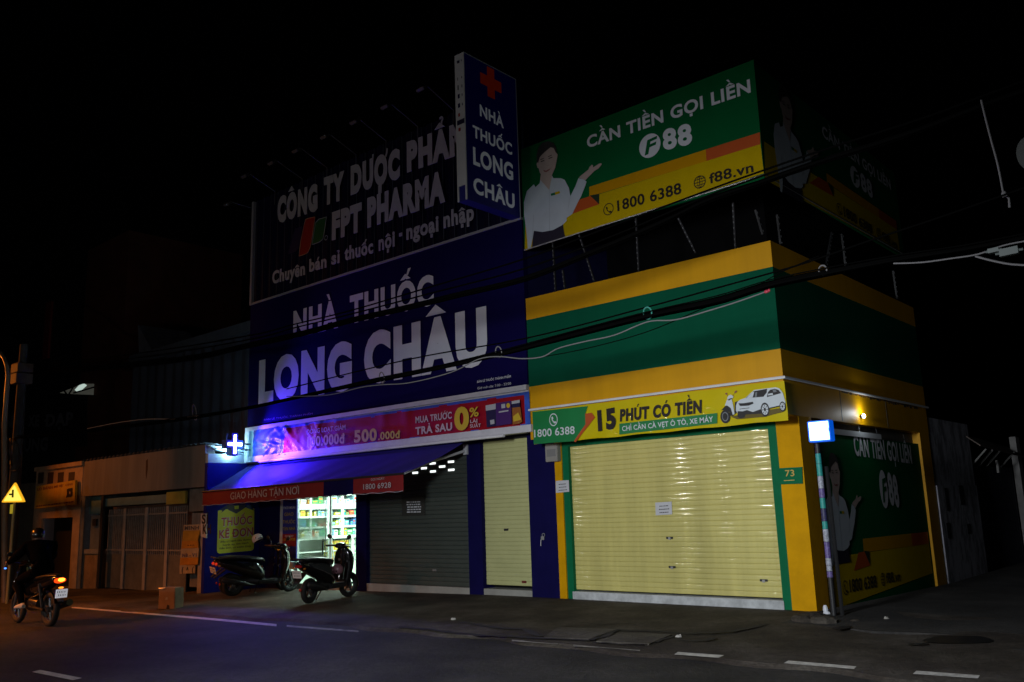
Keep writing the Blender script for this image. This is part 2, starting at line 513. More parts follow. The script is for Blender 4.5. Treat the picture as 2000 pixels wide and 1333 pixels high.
# ================================================================ corner shop
YEL = (.66, .32, .0); GRN = (.002, .085, .042)
m_yel = mat('yellow_cladding', YEL, .5, var=.16, scale=1.2, coat=.4, crough=.5, spec=.08, streak=True)
m_yelw = mat('yellow_paint', (.66, .325, .001), .7, var=.16, spec=.1, scale=2.5)
m_grn = mat('green_cladding', GRN, .7, var=.12, scale=1.4, spec=.06, streak=True)
m_grnf = mat('green_frame_paint', (.004, .14, .055), .6, var=.12, spec=.1)
m_cream = mat('cream_shutter_paint', (.63, .56, .185), .5, var=.2, scale=2.2, coat=1.0, crough=.055, streak=True)
m_cream2 = mat('pale_cream_shutter_paint', (.52, .52, .24), .42, var=.08, scale=3)
m_grey = mat('grey_concrete', (.30, .29, .28), .85, var=.3, scale=3, bump=.3)
m_white = mat('white_paint', (.72, .72, .72), .5, var=.12, scale=3)
m_dark = mat('dark_steel', (.02, .02, .022), .5)
m_black = mat('black_void', (.004, .004, .005), .9)
m_steel = mat('galvanised_steel', (.45, .45, .46), .4, metal=.7)
m_letter = mat('white_letter', (.66, .68, .72), .55, var=.05)

shop = thing('corner_shop', 'narrow two storey corner shop clad in yellow and green bands with a wide cream shutter', 'building', (-2.4, 3.3, 0))
b = B()
b.box((-4.56, .78, -.4), (-.14, 6.58, 2.76))
b.build('wall', mat('dull_wall', (.12, .11, .10), .8, var=.3), shop)
# fascia: three stacked bands running round the corner
B().box((-4.757, 0, 2.762), (0, 6.62, 3.708)).build('fascia_band', m_yel, shop)
B().box((-4.755, .003, 3.709), (-.003, 6.617, 4.934)).build('fascia_band', m_grn, shop)['label'] = 'deep green middle band'
B().box((-4.757, 0, 4.935), (0, 6.62, 5.3345)).build('fascia_band', m_yel, shop)
# panel seams of the side cladding
b = B()
for y in (2.1, 4.25): b.box((.0005, y, 2.77), (.003, y+.012, 3.29))
b.build('cladding_seam', m_dark, shop)
# white pipe rail under the lower band, with drip stains on the side
b = B(); b.tube([(-4.75, -.035, 3.285), (.035, -.035, 3.285), (.035, 6.65, 3.285)], .022, m_white, 8)
b.build('rail', m_white, shop, smooth=True)
b = B(); k = random.Random(5)
for i in range(46):
    y = 2.2 + i*.085
    b.box((.001, y, 3.262 - k.uniform(.01, .06)*(.4+ i/60)), (.004, y + k.uniform(.03, .085), 3.264))
b.build('drip_stain', mat('drip_dirt', (.02, .016, .012), .8), shop)['kind'] = 'stuff'
# ground floor front
PW = PlaneY(.407)
def X407(u, v): return PW.px(u, v)[0]
xgl, xyl = -4.405, -4.565       # green / yellow left
B().box((xyl, .407, -.3), (xgl - .003, .78, 2.762)).build('pillar', m_yelw, shop)
xr = X407(1526, 870) ; xrr = X407(1518, 845)
xy_r = X407(1571, 1150)
print('pillar x', xr, xrr, xy_r, 'shutter', X407(1112.5,869.5), X407(1508.5,829), X407(1125,1147), X407(1542,1165))
PX0 = -.36
B().box((PX0, .407, -.3), (0.0, .78, 2.762)).build('pillar', m_yelw, shop)
SX0, SX1 = -4.27, -.50
b = B(); b.box((xgl, .43, -.3), (SX0, .78, 2.762)); b.box((SX1, .43, -.3), (PX0 - .003, .78, 2.762)); b.box((SX0, .43, 2.62), (SX1, .78, 2.762))
b.build('shutter_frame', m_grnf, shop)
def shutter(name, x0, x1, z0, z1, y, pitch, m, parent, nx=80, wav=.0022, depth=.012, seed=1):
    """rolling shutter: convex slats, each a little out of true"""
    k = random.Random(seed); n = int((z1 - z0)/pitch)
    pitch = (z1 - z0)/n; b = B()
    prof = [(0.0, depth*1.0), (.05, depth*.15), (.16, -.0), (.35, -.0010), (.55, -.0013), (.75, -.0009), (.90, 0.0), (.965, depth*.2), (1.0, depth*1.0)]
    ph = [(k.uniform(0, 6.3), k.uniform(0, 6.3), k.uniform(.5, 1.3), k.uniform(-1, 1)) for _ in range(n)]
    for i in range(n):
        p1, p2, am, tl = ph[i]
        rows = []
        for t, d in prof:
            row = []
            for j in range(nx+1):
                x = x0 + (x1-x0)*j/nx
                wv = wav*am*(math.sin(x*3.1 + p1) + .6*math.sin(x*7.3 + p2) + .35*math.sin(x*17.0 + p1*3))
                row.append(b.bm.verts.new((x, y + d + wv*(t-.5)*2*(1 if .03 < t < .98 else .3) + tl*wav*2.6*(t-.5), z0 + (i+t)*pitch)))
            rows.append(row)
        for a in range(len(rows)-1):
            for j in range(nx):
                f = b.bm.faces.new([rows[a][j], rows[a][j+1], rows[a+1][j+1], rows[a+1][j]]); f.smooth = True
    o = b.build(name, m, parent)
    for p in o.data.polygons: p.use_smooth = True
    return o
sh = shutter('roller_shutter', SX0, SX1, .17, 2.64, .50, .0775, m_cream, shop, 90, .0016)
sh['label'] = 'wide cream rolling shutter, closed and glossy'
for (u, v) in ((1308,1051),(1313,1108),(1492,1134)):
    x, z = PlaneY(.495).px(u, v); b = B(); b.box((x-.06, .485, z-.016), (x+.06, .498, z+.016), m_dark); b.box((x-.02, .478, z-.028), (x+.02, .485, z+.01), m_steel)
    b.build('shutter_lock', None, sh)
b = B()
b.grid(lambda s, t: Vector((SX0 - .02 + (SX1-SX0+.04)*s, .41 - .05*(1-t)*0 , -.08 + .225*t + (.015*math.sin(s*23)*math.sin(s*61) if t == 0 else 0))), 60, 1)
b.box((SX0, .412, .1), (SX1, .78, .145))
b.box((SX0, .425, -.3), (SX1, .78, .10))
b.build('doorstep', mat('white_step_paint', (.50, .52, .53), .7, var=.35, scale=5), shop)
# side wall: pillars and recess
B().box((-.30, .781, -.4), (0.0, .86, 2.762)).build('pillar', m_yel, shop)
B().box((-.30, 6.02, -.4), (0.0, 6.60, 2.762)).build('pillar', m_yel, shop)
# setback terrace wall behind the roof billboard
B().box((-4.7, 2.6, 5.335), (-1.2, 6.5, 8.0)).build('terrace_wall', mat('terrace_dark', (.003, .003, .0035), .95, spec=.1), shop)

# LED bulb under the fascia on the side
t = thing('wall_lamp', 'small glowing white LED bulb on the side fascia of the corner shop', 'lamp', (.0, 2.93, 2.86))
b = B(); b.tube([(0, 2.93, 2.90), (.04, 2.93, 2.90)], .035, m_dark); b.build('bracket', None, t)
b = B(); b.ell((.055, 2.93, 2.90), .025, .035, .035); b.build('bulb', mat('led_bulb', (1, 1, 1), emit=25, emit_col=(.9, .97, 1)), t, smooth=True)

# ---- roof billboard (front and side sheets carry the same picture)
c2 = cv(1000, 120, 4.0); c3 = cv(1000, 300, 6.667); c1 = cv(860, 80, 4.9925)
PF = PlaneY(0.0)
m_bgrn = mat('billboard_green', (.002, .105, .030), .7, var=.10, scale=1.2, spec=.05)
m_byel = mat('billboard_yellow', (.52, .36, .001), .7, var=.06, spec=.05)
m_bamb = mat('billboard_amber', (.54, .26, .001), .7, var=.05, spec=.05)
m_bora = mat('billboard_orange', (.48, .075, .006), .5, var=.05)
m_bdg = mat('billboard_dark_green', (.012, .03, .012), .5)
m_ink = mat('black_ink', (.010, .006, .006), .5)
m_shirt = mat('print_white_shirt', (.50, .56, .62), .55, var=.08, scale=3)
m_shirt2 = mat('print_shirt_fold', (.40, .45, .51), .55)
m_skin = mat('print_skin', (.46, .36, .32), .55, var=.06)
m_hair = mat('print_hair', (.025, .02, .02), .55)
m_skirt = mat('print_skirt', (.012, .010, .025), .55)
m_lip = mat('print_lip', (.25, .06, .06), .5)
def ad_sheet(parent, pl, ptext=None, pwoman=None, pcontact=None, bottom=True):
    bands = pl; ptext = ptext or pl; pwoman = pwoman or pl; pcontact = pcontact or ptext
    b = B()
    P = lambda f, pts: [f(*p) for p in pts]
    if bottom:
        b.art(pl, P(c2, [(100,1482),(1968,876),(1942,648),(520,1090),(108,1215)]), m_byel, .003)
    b.art(pl, P(c2, [(605,982),(1515,690),(1521,780),(605,1060)]), m_bamb, .005)
    b.art(pl, P(c2, [(1515,690),(1937,556),(1942,648),(1521,780)]), m_bora, .005)
    b.art(pl, P(c2, [(525,1083),(625,1050),(683,1118),(440,1205),(480,1150)]), m_bora, .006)
    b.art(pl, P(c2, [(610,1050),(683,1035),(683,1118)]), m_bdg, .007)
    b.build('printed_bands', None, parent)
    # lettering
    pl = ptext; b = B(parent)
    text(b, 'CẦN TIỀN GỌI LIỀN', pl, (1147.5,289.5), (1467,180), (1147.5,268), m_letter, .032, .008)
    b.disc(pl, 1269.5, 285.2, 21.5, m_letter, .007)
    text(b, 'F', pl, c2(1040,735), c2(1118,700), c2(1040,632), m_bgrn, .03, .010, slant=.28)
    text(b, '88', pl, (1296,293), (1353,279), (1295,257), m_letter, .045, .008)
    pl = pcontact
    b.disc(pl, *c2(755,1157), 10.2, m_ink, .008, .86); 
    b.art(pl, [c2(x, y) for x, y in ((733,1142),(745,1138),(750,1152),(745,1158),(760,1174),(768,1168),(782,1174),(778,1184),(764,1186),(742,1166))], m_ink, .008)
    text(b, '1800 6388', pl, c2(826,1171), c2(1326,1032), c2(826,1092), m_ink, .022, .008)
    cu, cvv = c2(1468,945)
    b.disc(pl, cu, cvv, 12.0, m_ink, .008, .86)
    ca, cb = pl.px(cu, cvv); r = abs(pl.px(cu+12.0, cvv)[0]-ca)
    for wx in (.45,):
        n = 20
        for i in range(n):
            t0, t1 = 2*math.pi*i/n, 2*math.pi*(i+1)/n
            q = lambda rr, tt: pl.to3(ca + rr*wx*math.cos(tt)*r, cb + rr*math.sin(tt)*r, .008)
            b.poly([q(.97, t0), q(.97, t1), q(.84, t1), q(.84, t0)], m_ink)
    for k in (-.45, 0, .45):
        hw = r*math.sqrt(1-k*k)*.95
        b.poly([pl.to3(ca-hw, cb+k*r-.006, .0095), pl.to3(ca+hw, cb+k*r-.006, .0095), pl.to3(ca+hw, cb+k*r+.006, .0095), pl.to3(ca-hw, cb+k*r+.006, .0095)], m_ink)
    b.poly([pl.to3(ca-.006, cb-r*.95, .0105), pl.to3(ca+.006, cb-r*.95, .0105), pl.to3(ca+.006, cb+r*.95, .0105), pl.to3(ca-.006, cb+r*.95, .0105)], m_ink)
    text(b, 'f88.vn', pl, c2(1545,957), c2(1890,864), c2(1550,880), m_ink, .022, .008)
    b.build('lettering', None, parent)
    # the printed picture of a woman
    pl = pwoman; b = B()
    S3 = lambda pts: [c3(*p) for p in pts]
    b.art(pl, S3([(290,1005),(400,1022),(540,998),(668,928),(682,1030),(700,1100),(265,1225),(275,1100)]), m_skirt, .009)
    b.art(pl, S3([(375,325),(365,392),(310,442),(290,405),(200,490),(160,640),(163,800),(190,1000),(205,1150),(210,1250),(245,1245),(275,1100),(290,1010),(400,1025),(540,1000),(660,935),(715,880),(715,840),(790,790),(862,640),(905,560),(960,420),(975,370),(940,340),(870,325),(830,430),(765,560),(745,450),(690,345),(640,325),(545,325),(525,290),(490,480),(430,410)]), m_shirt, .011)
    b.art(pl, S3([(283,800),(292,800),(280,1000),(268,1100),(262,1100),(272,1000)]), m_shirt2, .012)
    b.art(pl, S3([(765,560),(772,562),(752,640),(740,720),(732,720),(745,640)]), m_shirt2, .012)
    b.art(pl, S3([(488,470),(494,470),(500,1000),(490,1004)]), m_shirt2, .012)
    b.art(pl, S3([(385,235),(520,235),(526,300),(490,480),(432,412),(372,345)]), m_skin, .013)
    b.art(pl, S3([(875,318),(905,290),(1000,215),(1015,180),(1045,150),(1062,160),(1058,188),(1140,137),(1170,131),(1172,150),(1130,200),(1075,235),(1000,310),(962,352)]), m_skin, .013)
    F = lambda pts: [c1(*p) for p in pts]
    b.art(pl, F([(950,1180),(943,1205),(952,1240),(965,1248),(975,1290),(1000,1325),(1045,1345),(1090,1320),(1125,1240),(1140,1165),(1150,1110),(1138,1100),(1120,1050),(1060,1030),(990,1060)]), m_skin, .015)
    b.art(pl, F([(945,1185),(945,1110),(962,1045),(1000,995),(1058,980),(1108,1000),(1135,1050),(1142,1100),(1130,1092),(1112,1050),(1080,1042),(1040,1075),(1000,1110),(975,1140),(960,1195)]), m_hair, .017)
    for pts, mm in (([(985,1178),(1018,1166),(1022,1174),(988,1186)], m_hair), ([(1060,1148),(1098,1134),(1100,1142),(1064,1156)], m_hair),
                    ([(980,1160),(1015,1146),(1018,1151),(984,1166)], m_hair), ([(1055,1132),(1092,1114),(1094,1120),(1058,1138)], m_hair),
                    ([(1008,1262),(1035,1270),(1075,1250),(1084,1240),(1070,1265),(1040,1284),(1020,1280)], m_lip),
                    ([(1035,1215),(1050,1222),(1064,1212),(1062,1218),(1048,1228)], mat('print_skin_shade', (.34, .25, .22), .55))):
        b.art(pl, F(pts), mm, .0185)
    b.art(pl, S3([(510,527),(565,510),(570,542),(515,556)]), m_grnf, .013); b.art(pl, S3([(565,510),(625,492),(632,522),(570,542)]), m_byel, .013)
    b.build('printed_woman', None, parent)
bill = thing('roof_billboard', 'large green and yellow wraparound billboard with a woman on the corner shop roof', 'billboard', (-2.4, 0, 5.34))
B().box((-4.743, 0, 6.30), (0, .05, 8.24)).build('front_sheet', m_bgrn, bill)
B().box((-.05, .051, 6.36), (0, 6.45, 8.2)).build('side_sheet', m_bgrn, bill)
ad_sheet(bill, PF)
X0_ = PlaneX(0.0)
def fa_text(a): return 2.556 + (a + 3.202)*1.131
def fa_band(a): return fa_text(a) if a > -3.2 else 2.556*(a + 4.743)/1.541
PS = Remap(PF, X0_, fa_band, lambda z: z + .04)
PST = Remap(PF, X0_, fa_text, lambda z: z)
PSW = Remap(PF, X0_, lambda a: 1.05 + (a + 4.113)*1.0, lambda z: z - .02 + (z - 6.25)*.0)
ad_sheet(bill, PS, PST, PSW)
b = B(); b.tube([(-4.74, -.01, 6.255), (-.0, -.01, 6.36), (.01, 6.4, 6.42)], .012, m_steel, 6); b.build('bottom_trim', None, bill)
# slotted steel posts carrying the billboard
c4 = cv(1000, 440, 3.571); c5 = cv(1450, 420, 4.993)
m_hole = mat('hole_glint', (.13, .133, .14), .5)
def post(pl, top, bot, cvf, depth=.1):
    a0, z0 = pl.px(*cvf(*bot)); a1, z1 = pl.px(*cvf(*top)); 
    b = B(); p0, p1 = pl.to3(a0, z0, -.06), pl.to3(a1, z1, -.06)
    b.tube([p0, p1], .022, m_dark, 4)
    d = (p1 - p0); n = max(3, int(d.length/.085))
    nrm = (pl.to3(0, 0, 1) - pl.to3(0, 0, 0)).normalized(); sd = d.normalized().cross(nrm).normalized()
    for i in range(n):
        q = p0 + d*((i+.5)/n) + nrm*.024
        b.obox(q, (.008, .002, .014), sd, nrm, d.normalized(), m_hole)  # pale tabs paint the light caught in the post's holes
    o = b.build('slotted_post', None, bill)
for top, bot in (((270,95),(290,455)), ((850,-80),(872,320)), ((1530,-160),(1548,155)), ((455,60),(562,390)), ((1130,-90),(1270,190)), ((340,310),(356,440))):
    post(PF, top, bot, c4)
PX_ = PlaneX(0.0)
for top, bot in (((375,-10),(412,300)), ((905,165),(840,540)), ((1000,180),(1040,490)), ((1500,540),(1545,860)), ((165,-60),(235,180))):
    post(PX_, top, bot, c5)

# ---- side wall poster: same design, on the ground floor
sp = thing('wall_poster', 'tall green and yellow poster of the woman on the ground floor side wall', 'poster', (-.05, 3.4, 0))
B().box((-.10, .87, -.35), (-.045, 6.01, 2.55)).build('sheet', m_bgrn, sp)
B().box((-.06, 1.55, 2.552), (-.02, 3.9, 2.64)).build('lit_box_top', mat('pale_strip', (.6, .62, .65), .3), sp)  # pale colour stands in for bulb light on the poster box top
XL_ = PlaneX(-.044)
P2T = Remap(PF, XL_, lambda a: 2.594 + (a + 3.202)*.928, lambda z: .235 + (z - 6.5)*1.567)
P2B = Remap(PF, XL_, lambda a: .92 + (a + 4.743)*1.055, lambda z: -.02 + (z - 6.25)*1.15)
P2W = Remap(PF, XL_, lambda a: 1.63 + (a + 4.113)*.85, lambda z: .58 + (z - 6.25)*.86)
P2C = Remap(PF, XL_, lambda a: 1.50 + (a + 2.95)*.93, lambda z: .235 + (z - 6.55)*1.0)
ad_sheet(sp, P2B, P2T, P2W, P2C)

# ---- banner above the shutter
c6 = cv(1000, 700, 3.3333); c7 = cv(1400, 740, 12.12)
PB = PlaneY(-.055)
bn = thing('banner', 'yellow and green banner with a scooter and a white car above the wide shutter', 'banner', (-2.4, -.05, 2.76))
m_bny = mat('banner_yellow', (.60, .48, .003), .45, var=.08, scale=2, coat=.15, spec=.15)
m_bng = mat('banner_green', (.006, .20, .05), .35, var=.1, scale=2, coat=.15)
def corner(pl, f, x, y): return pl.to3(*pl.px(*f(x, y)))
q = [corner(PB, c6, *p) for p in ((133,347),(1770,145),(1797,402),(143,562))]
def sheet(q, name, m, parent, nu, nv, wav, seed=1):
    k = random.Random(seed); P = [(k.uniform(0, 6), k.uniform(3, 9)) for _ in range(4)]
    def f(s, t):
        p = q[0].lerp(q[1], s).lerp(q[3].lerp(q[2], s), t)
        d = wav*(math.sin(s*22 + t*5 + P[0][0]) * (.3+t) + .7*math.sin(s*47 - t*9 + P[1][0])*t)
        return p + Vector((0, abs(d)*.9 + .004, .006*math.sin(s*30)*(1 if t in (0, 1) else 0)))
    b = B(); b.grid(f, nu, nv); return b.build(name, m, parent, smooth=True)
sheet(q, 'cloth', m_bny, bn, 90, 12, .012)
b = B(); Q6 = lambda pts: [c6(*p) for p in pts]
b.art(PB, Q6([(133,350),(495,312),(478,362),(538,385),(410,540),(143,560)]), m_bng, .006)
b.art(PB, Q6([(478,362),(520,355),(542,385),(415,548),(405,540),(480,430)]), m_bora, .008)
b.art(PB, Q6([(700,427),(1337,357),(1337,425),(700,497)]), m_bng, .006)
b.build('printed_shapes', None, bn)
b = B(bn)
text(b, '1800 6388', PB, c6(148,515), c6(411,492), c6(147,468), m_letter, .012, .010)
b.disc(PB, *c6(272,401), 8.2, m_letter, .010, .84, 1.2)
b.art(PB, Q6([(258,385),(266,380),(272,392),(267,400),(276,414),(284,410),(292,416),(286,424),(276,424),(262,406)]), m_letter, .010)
text(b, '15', PB, c6(562,467), c6(680,448), c6(562,350), m_ink, .06, .010)
text(b, 'PHÚT CÓ TIỀN', PB, c6(704,409), c6(1236,352), c6(708,338), m_ink, .05, .010, slant=.10)
text(b, 'CHỈ CẦN CÀ VẸT Ô TÔ, XE MÁY', PB, c6(720,475), c6(1312,413), c6(720,444), m_letter, .014, .010)
b.build('lettering', None, bn)
b = B(); Q7 = lambda pts: [c7(*p) for p in pts]
m_pw = mat('print_car_white', (.60, .66, .70), .4, var=.05); m_pb = mat('print_car_black', (.012, .012, .015), .4); m_pg = mat('print_car_grey', (.18, .20, .22), .4)
b.art(PB, Q7([(330,900),(480,960),(1130,905),(1560,790),(1600,760),(1480,700),(700,820)]), mat('print_shadow', (.12, .085, .004), .6), .007)
b.art(PB, Q7([(460,640),(490,555),(560,500),(680,462),(800,350),(890,270),(1240,225),(1400,205),(1490,235),(1570,340),(1610,480),(1632,560),(1620,640),(1560,640),(1250,700),(1210,640),(1140,560),(1075,640),(1060,730),(860,790),(500,830),(462,760)]), m_pw, .009)
b.art(PB, Q7([(500,770),(620,775),(720,745),(860,790),(1060,720),(1070,830),(690,850),(660,920),(560,945),(500,900)]), m_pb, .011)
b.art(PB, Q7([(690,462),(880,300),(960,285),(1200,240),(1190,330),(1110,430),(860,450)]), m_pb, .011)
b.art(PB, Q7([(705,465),(850,325),(895,310),(860,448)]), m_pw, .0125)
b.art(PB, Q7([(920,330),(965,320),(950,435),(910,440)]), m_pg, .0125)
b.art(PB, Q7([(1192,440),(1215,330),(1270,265),(1380,240),(1470,270),(1530,345)]), m_pb, .011)
b.art(PB, Q7([(1225,360),(1330,340),(1340,385),(1220,400)]), m_pw, .0125)
b.art(PB, Q7([(1330,260),(1400,255),(1430,310),(1350,330)]), m_pg, .0125)
b.art(PB, Q7([(520,585),(640,585),(760,565),(860,550),(880,590),(760,640),(560,650)]), m_pb, .0125)
b.art(PB, Q7([(545,715),(790,685),(770,700),(550,728)]), m_pb, .0125)
b.art(PB, Q7([(1250,690),(1500,635),(1500,660),(1250,715)]), m_pb, .0125)
for (x, y, r) in ((1150,735,8.4), (1565,660,6.0)):
    b.disc(PB, *c7(x, y), r, m_pb, .0125, 0, 1.55); b.disc(PB, *c7(x, y), r*.74, m_pw, .014, 0, 1.55); b.disc(PB, *c7(x, y), r*.25, m_pb, .0165, 0, 1.5)
    ca, cb = PB.px(*c7(x, y)); rr = abs(PB.px(c7(x, y)[0] + r*.66, c7(x, y)[1])[0] - ca)
    for i in range(8):
        t0 = i*math.pi/4
        P = lambda a, d: PB.to3(ca + a*math.cos(d)*rr, cb + 1.55*a*math.sin(d)*rr, .0155)
        b.poly([P(.3, t0), P(1, t0-.12), P(1, t0+.12)], m_pb)
b.build('printed_car', None, bn)
b = B()
b.disc(PB, *c7(205,900), 9.6, m_pb, .008, .0, 1.25); b.disc(PB, *c7(205,900), 6.2, m_pg, .0095, .78, 1.35); 
b.art(PB, Q7([(108,750),(220,640),(300,650),(360,740),(390,850),(400,880),(330,880),(300,790),(200,740)]), m_pb, .011)
b.art(PB, Q7([(200,640),(250,500),(350,460),(380,560),(420,760),(430,840),(390,860),(340,700),(260,640)]), m_pw, .0125)
b.art(PB, Q7([(250,480),(280,410),(340,380),(400,420),(390,460),(300,490)]), m_pw, .0125)
b.art(PB, Q7([(260,500),(300,520),(370,470),(365,455),(300,490)]), m_pb, .014)
b.art(PB, Q7([(430,560),(500,530),(480,800),(430,840)]), m_pb, .008)
b.art(PB, Q7([(205,350),(230,335),(256,350),(245,375),(262,410),(254,412),(236,378),(215,372)]), m_lip, .010)
b.art(PB, Q7([(420,340),(435,300),(470,280),(485,310),(455,335),(415,350),(395,420),(386,418)]), m_lip, .010)
b.build('printed_scooter', None, bn)

# ---- small fittings
pt = thing('number_plate', 'green house number plate 73 on the yellow pillar beside the wide shutter', 'sign', (-.3, .39, 1.6))
PP = PlaneY(.385)
b = B(); a = [PP.px(*c6(*p)) for p in ((1728,717),(1888,708),(1892,817),(1736,822))]
b.slab([PP.to3(x, z, 0) for x, z in a], (0, .02, 0)); b.build('plate', m_grnf, pt)
b = B(pt); gold = mat('gold_print', (.55, .36, .06), .4)
text(b, '73', PP, c6(1781,770), c6(1840,767), c6(1781,730), gold, .01, .004)
b.art(PP, Q6([(1770,795),(1840,791),(1840,796),(1770,800)]), gold, .004); b.build('lettering', None, pt)
def paper(pix, pl, lab, lines=3, mcol=(.55, .55, .58)):
    t = thing('paper_notice', lab, 'notice', pl.to3(*pl.px(*pix[3])), None)
    b = B(); b.slab([pl.to3(*pl.px(*p), .004) for p in pix], pl.to3(0,0,0) - pl.to3(0,0,.003), mat('paper_%d' % int(mcol[0]*100), mcol, .7, var=.05)); b.build('sheet', None, t)
    b = B(); tl, tr, br, bl = [Vector((*p, 0)) for p in pix]
    k = random.Random(int(pix[0][0]))
    for i in range(lines):
        f = .28 + .5*i/max(1, lines-1); x = .2 + k.uniform(0, .06)
        while x < .8:
            w_ = k.uniform(.05, .14); e = min(.84, x + w_)
            pp = lambda s, t_: tuple(((tl.lerp(tr, s)).lerp(bl.lerp(br, s), t_))[:2])
            b.art(pl, [pp(x, f), pp(e, f), pp(e, f+.06), pp(x, f+.06)], m_ink if mcol[0] > .2 else m_letter, .0085); x = e + .025
    b.build('print', None, t)
paper([(1280,982),(1312,980),(1313,1005),(1281,1007)], PlaneY(.49), 'small white paper notice taped on the middle of the wide cream shutter')
paper([(1085.5,940),(1111,938),(1112,961),(1086,963)], PlaneY(.40), 'white paper notice on the yellow pillar left of the wide shutter')
t = thing('meter_box', 'small grey electric meter box under the left end of the yellow banner', 'meter box', (-4.75, .39, 2.0))
a0, z1 = PlaneY(.30).px(1064, 868); a1, z0 = PlaneY(.30).px(1089, 901)
B().box((a0, .30, z0), (a1, .404, z1)).build('case', mat('grey_plastic', (.28, .27, .25), .6, var=.15), t, bevel=.008)
B().box((a0+.04, .294, z0+.09), (a1-.04, .2995, z1-.10)).build('window', mat('meter_glass', (.2, .2, .2), .25), t)
# ================================================================ pharmacy
m_pur = mat('navy_sign_panel', (.006, .004, .056), .85, var=.12, scale=.8, spec=.03)
m_navy = mat('navy_paint', (.010, .012, .19), .7, var=.2, scale=2, spec=.1)
m_navyp = mat('navy_pillar_paint', (.006, .005, .062), .75, var=.2, scale=2, spec=.08)
m_tile = mat('pale_plinth', (.33, .33, .30), .6, var=.2, scale=3)
m_gsh = mat('dark_grey_shutter_paint', (.060, .072, .062), .5, var=.12, scale=3)
m_int = mat('shop_white_wall', (.70, .74, .70), .6)
m_glass = mat('clear_glass', (.45, .75, .60), .04, alpha=.16, spec=.6)
PXT = -13.9
ph = thing('pharmacy', 'dark blue pharmacy shophouse with awning, lit doorway and two closed shutters', 'building', (-9.3, 3.0, 0))
B().box((-13.88, .12, 2.92), (-4.79, 7.0, 9.62)).build('upper_wall', mat('navy_upper_wall', (.009, .009, .075), .6, var=.2), ph)
B().box((-14.02, -1.02, -.35), (PXT, 4.6, 2.875)).build('partition_wall', m_navy, ph)
b = B()
b.box((-10.0, .72, -.3), (-9.88, 4.5, 2.9)); b.box((PXT+.002, 4.5, -.3), (-9.88, 4.62, 2.9)); b.box((PXT+.001, .72, -.2), (-13.885, 4.499, 2.9))
b.build('inner_wall', m_int, ph)
B().box((PXT+.002, .42, -.3), (-10.002, 4.498, .012)).build('shop_floor', mat('floor_tile', (.50, .52, .49), .25, var=.06), ph)
B().box((PXT, .72, 2.68), (-9.9, 4.62, 2.80)).build('shop_ceiling', m_int, ph)
B().box((-9.87, .72, -.3), (-4.76, .80, 2.92)).build('back_wall', m_black, ph)
for x0, x1 in ((-13.898, -13.05), (-10.16, -9.80), (-6.75, -6.385), (-5.195, -4.568)):
    B().box((x0, .407, -.35), (x1, .72, 2.90)).build('pillar', m_navyp, ph)
B().box((-13.05, .44, 2.30), (-10.16, .70, 2.90)).build('lintel', m_navyp, ph)
g1 = shutter('roller_shutter', -9.80, -6.75, .13, 2.72, .50, .085, m_gsh, ph, 60, .002, .016, 4); g1['label'] = 'dark grey rolling shutter'
g2 = shutter('roller_shutter', -6.385, -5.195, .19, 2.86, .50, .0775, m_cream2, ph, 40, .0015, .010, 6); g2['label'] = 'narrow pale cream rolling shutter'
B().box((-9.80, .44, 2.72), (-6.75, .60, 2.90)).build('shutter_hood', m_dark, ph)
B().box((-6.385, .44, 2.86), (-5.195, .60, 2.90)).build('shutter_hood', m_dark, ph)
for x0, x1 in ((-9.80, -6.752), (-6.383, -5.197)):
    B().box((x0, .412, -.35), (x1, .715, .125)).build('plinth', m_tile, ph)
B().box((-13.048, .412, -.35), (-10.162, .5, .055)).build('doorstep', m_tile, ph)
PSH = PlaneY(.497)
for u, v, s_, c_ in ((989,1035,g2,m_dark), (1024,1137,g2,mat('red_lock', (.14,.01,.01), .5)), (849,1114,g1,m_steel)):
    x, z = PSH.px(u, v); b = B(); b.box((x-.05, .485, z-.02), (x+.05, .4985, z+.02)); b.build('shutter_lock', c_, s_)
# lit slots of the grey shutter
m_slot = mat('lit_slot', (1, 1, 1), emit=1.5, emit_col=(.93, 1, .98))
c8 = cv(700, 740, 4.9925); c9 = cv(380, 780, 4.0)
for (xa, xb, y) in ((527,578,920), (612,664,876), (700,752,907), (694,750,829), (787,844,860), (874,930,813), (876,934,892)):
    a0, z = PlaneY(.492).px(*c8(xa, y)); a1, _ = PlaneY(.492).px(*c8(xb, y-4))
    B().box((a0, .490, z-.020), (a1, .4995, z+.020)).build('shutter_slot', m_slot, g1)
# sliding glass door, frosted band
b = B(); b.box((-12.36, .47, .06), (-11.15, .478, 2.30)); b.build('glass_door', m_glass, ph)
fr = B(); fr.box((-12.36, .460, 1.03), (-11.28, .468, 1.52)); o = fr.build('frosted_band', mat('frosted_film', (.42, .60, .46), .55, alpha=.5), ph)
b = B(); c10 = cv(520, 940, 6.667)
text(b, 'NHÀ THUỐC', PlaneY(.457), c10(420,672), c10(610,670), c10(420,632), mat('frost_letter', (.75, .85, .78), .5), .01, .002); b.build('door_lettering', None, ph)
b = B(); b.box((-12.385, .45, .055), (-12.362, .50, 2.30)); b.box((-11.15, .45, .055), (-11.10, .50, 2.30)); b.box((-11.30, .452, .06), (-11.275, .459, 2.3)); b.build('door_frame', mat('aluminium', (.55, .57, .56), .35, metal=.3), ph)
b = B(); b.box((-11.42, .452, .98), (-11.36, .459, 1.04)); b.box((-11.42, .45, .70), (-11.38, .458, 1.0)); b.build('door_handle', m_dark, ph)
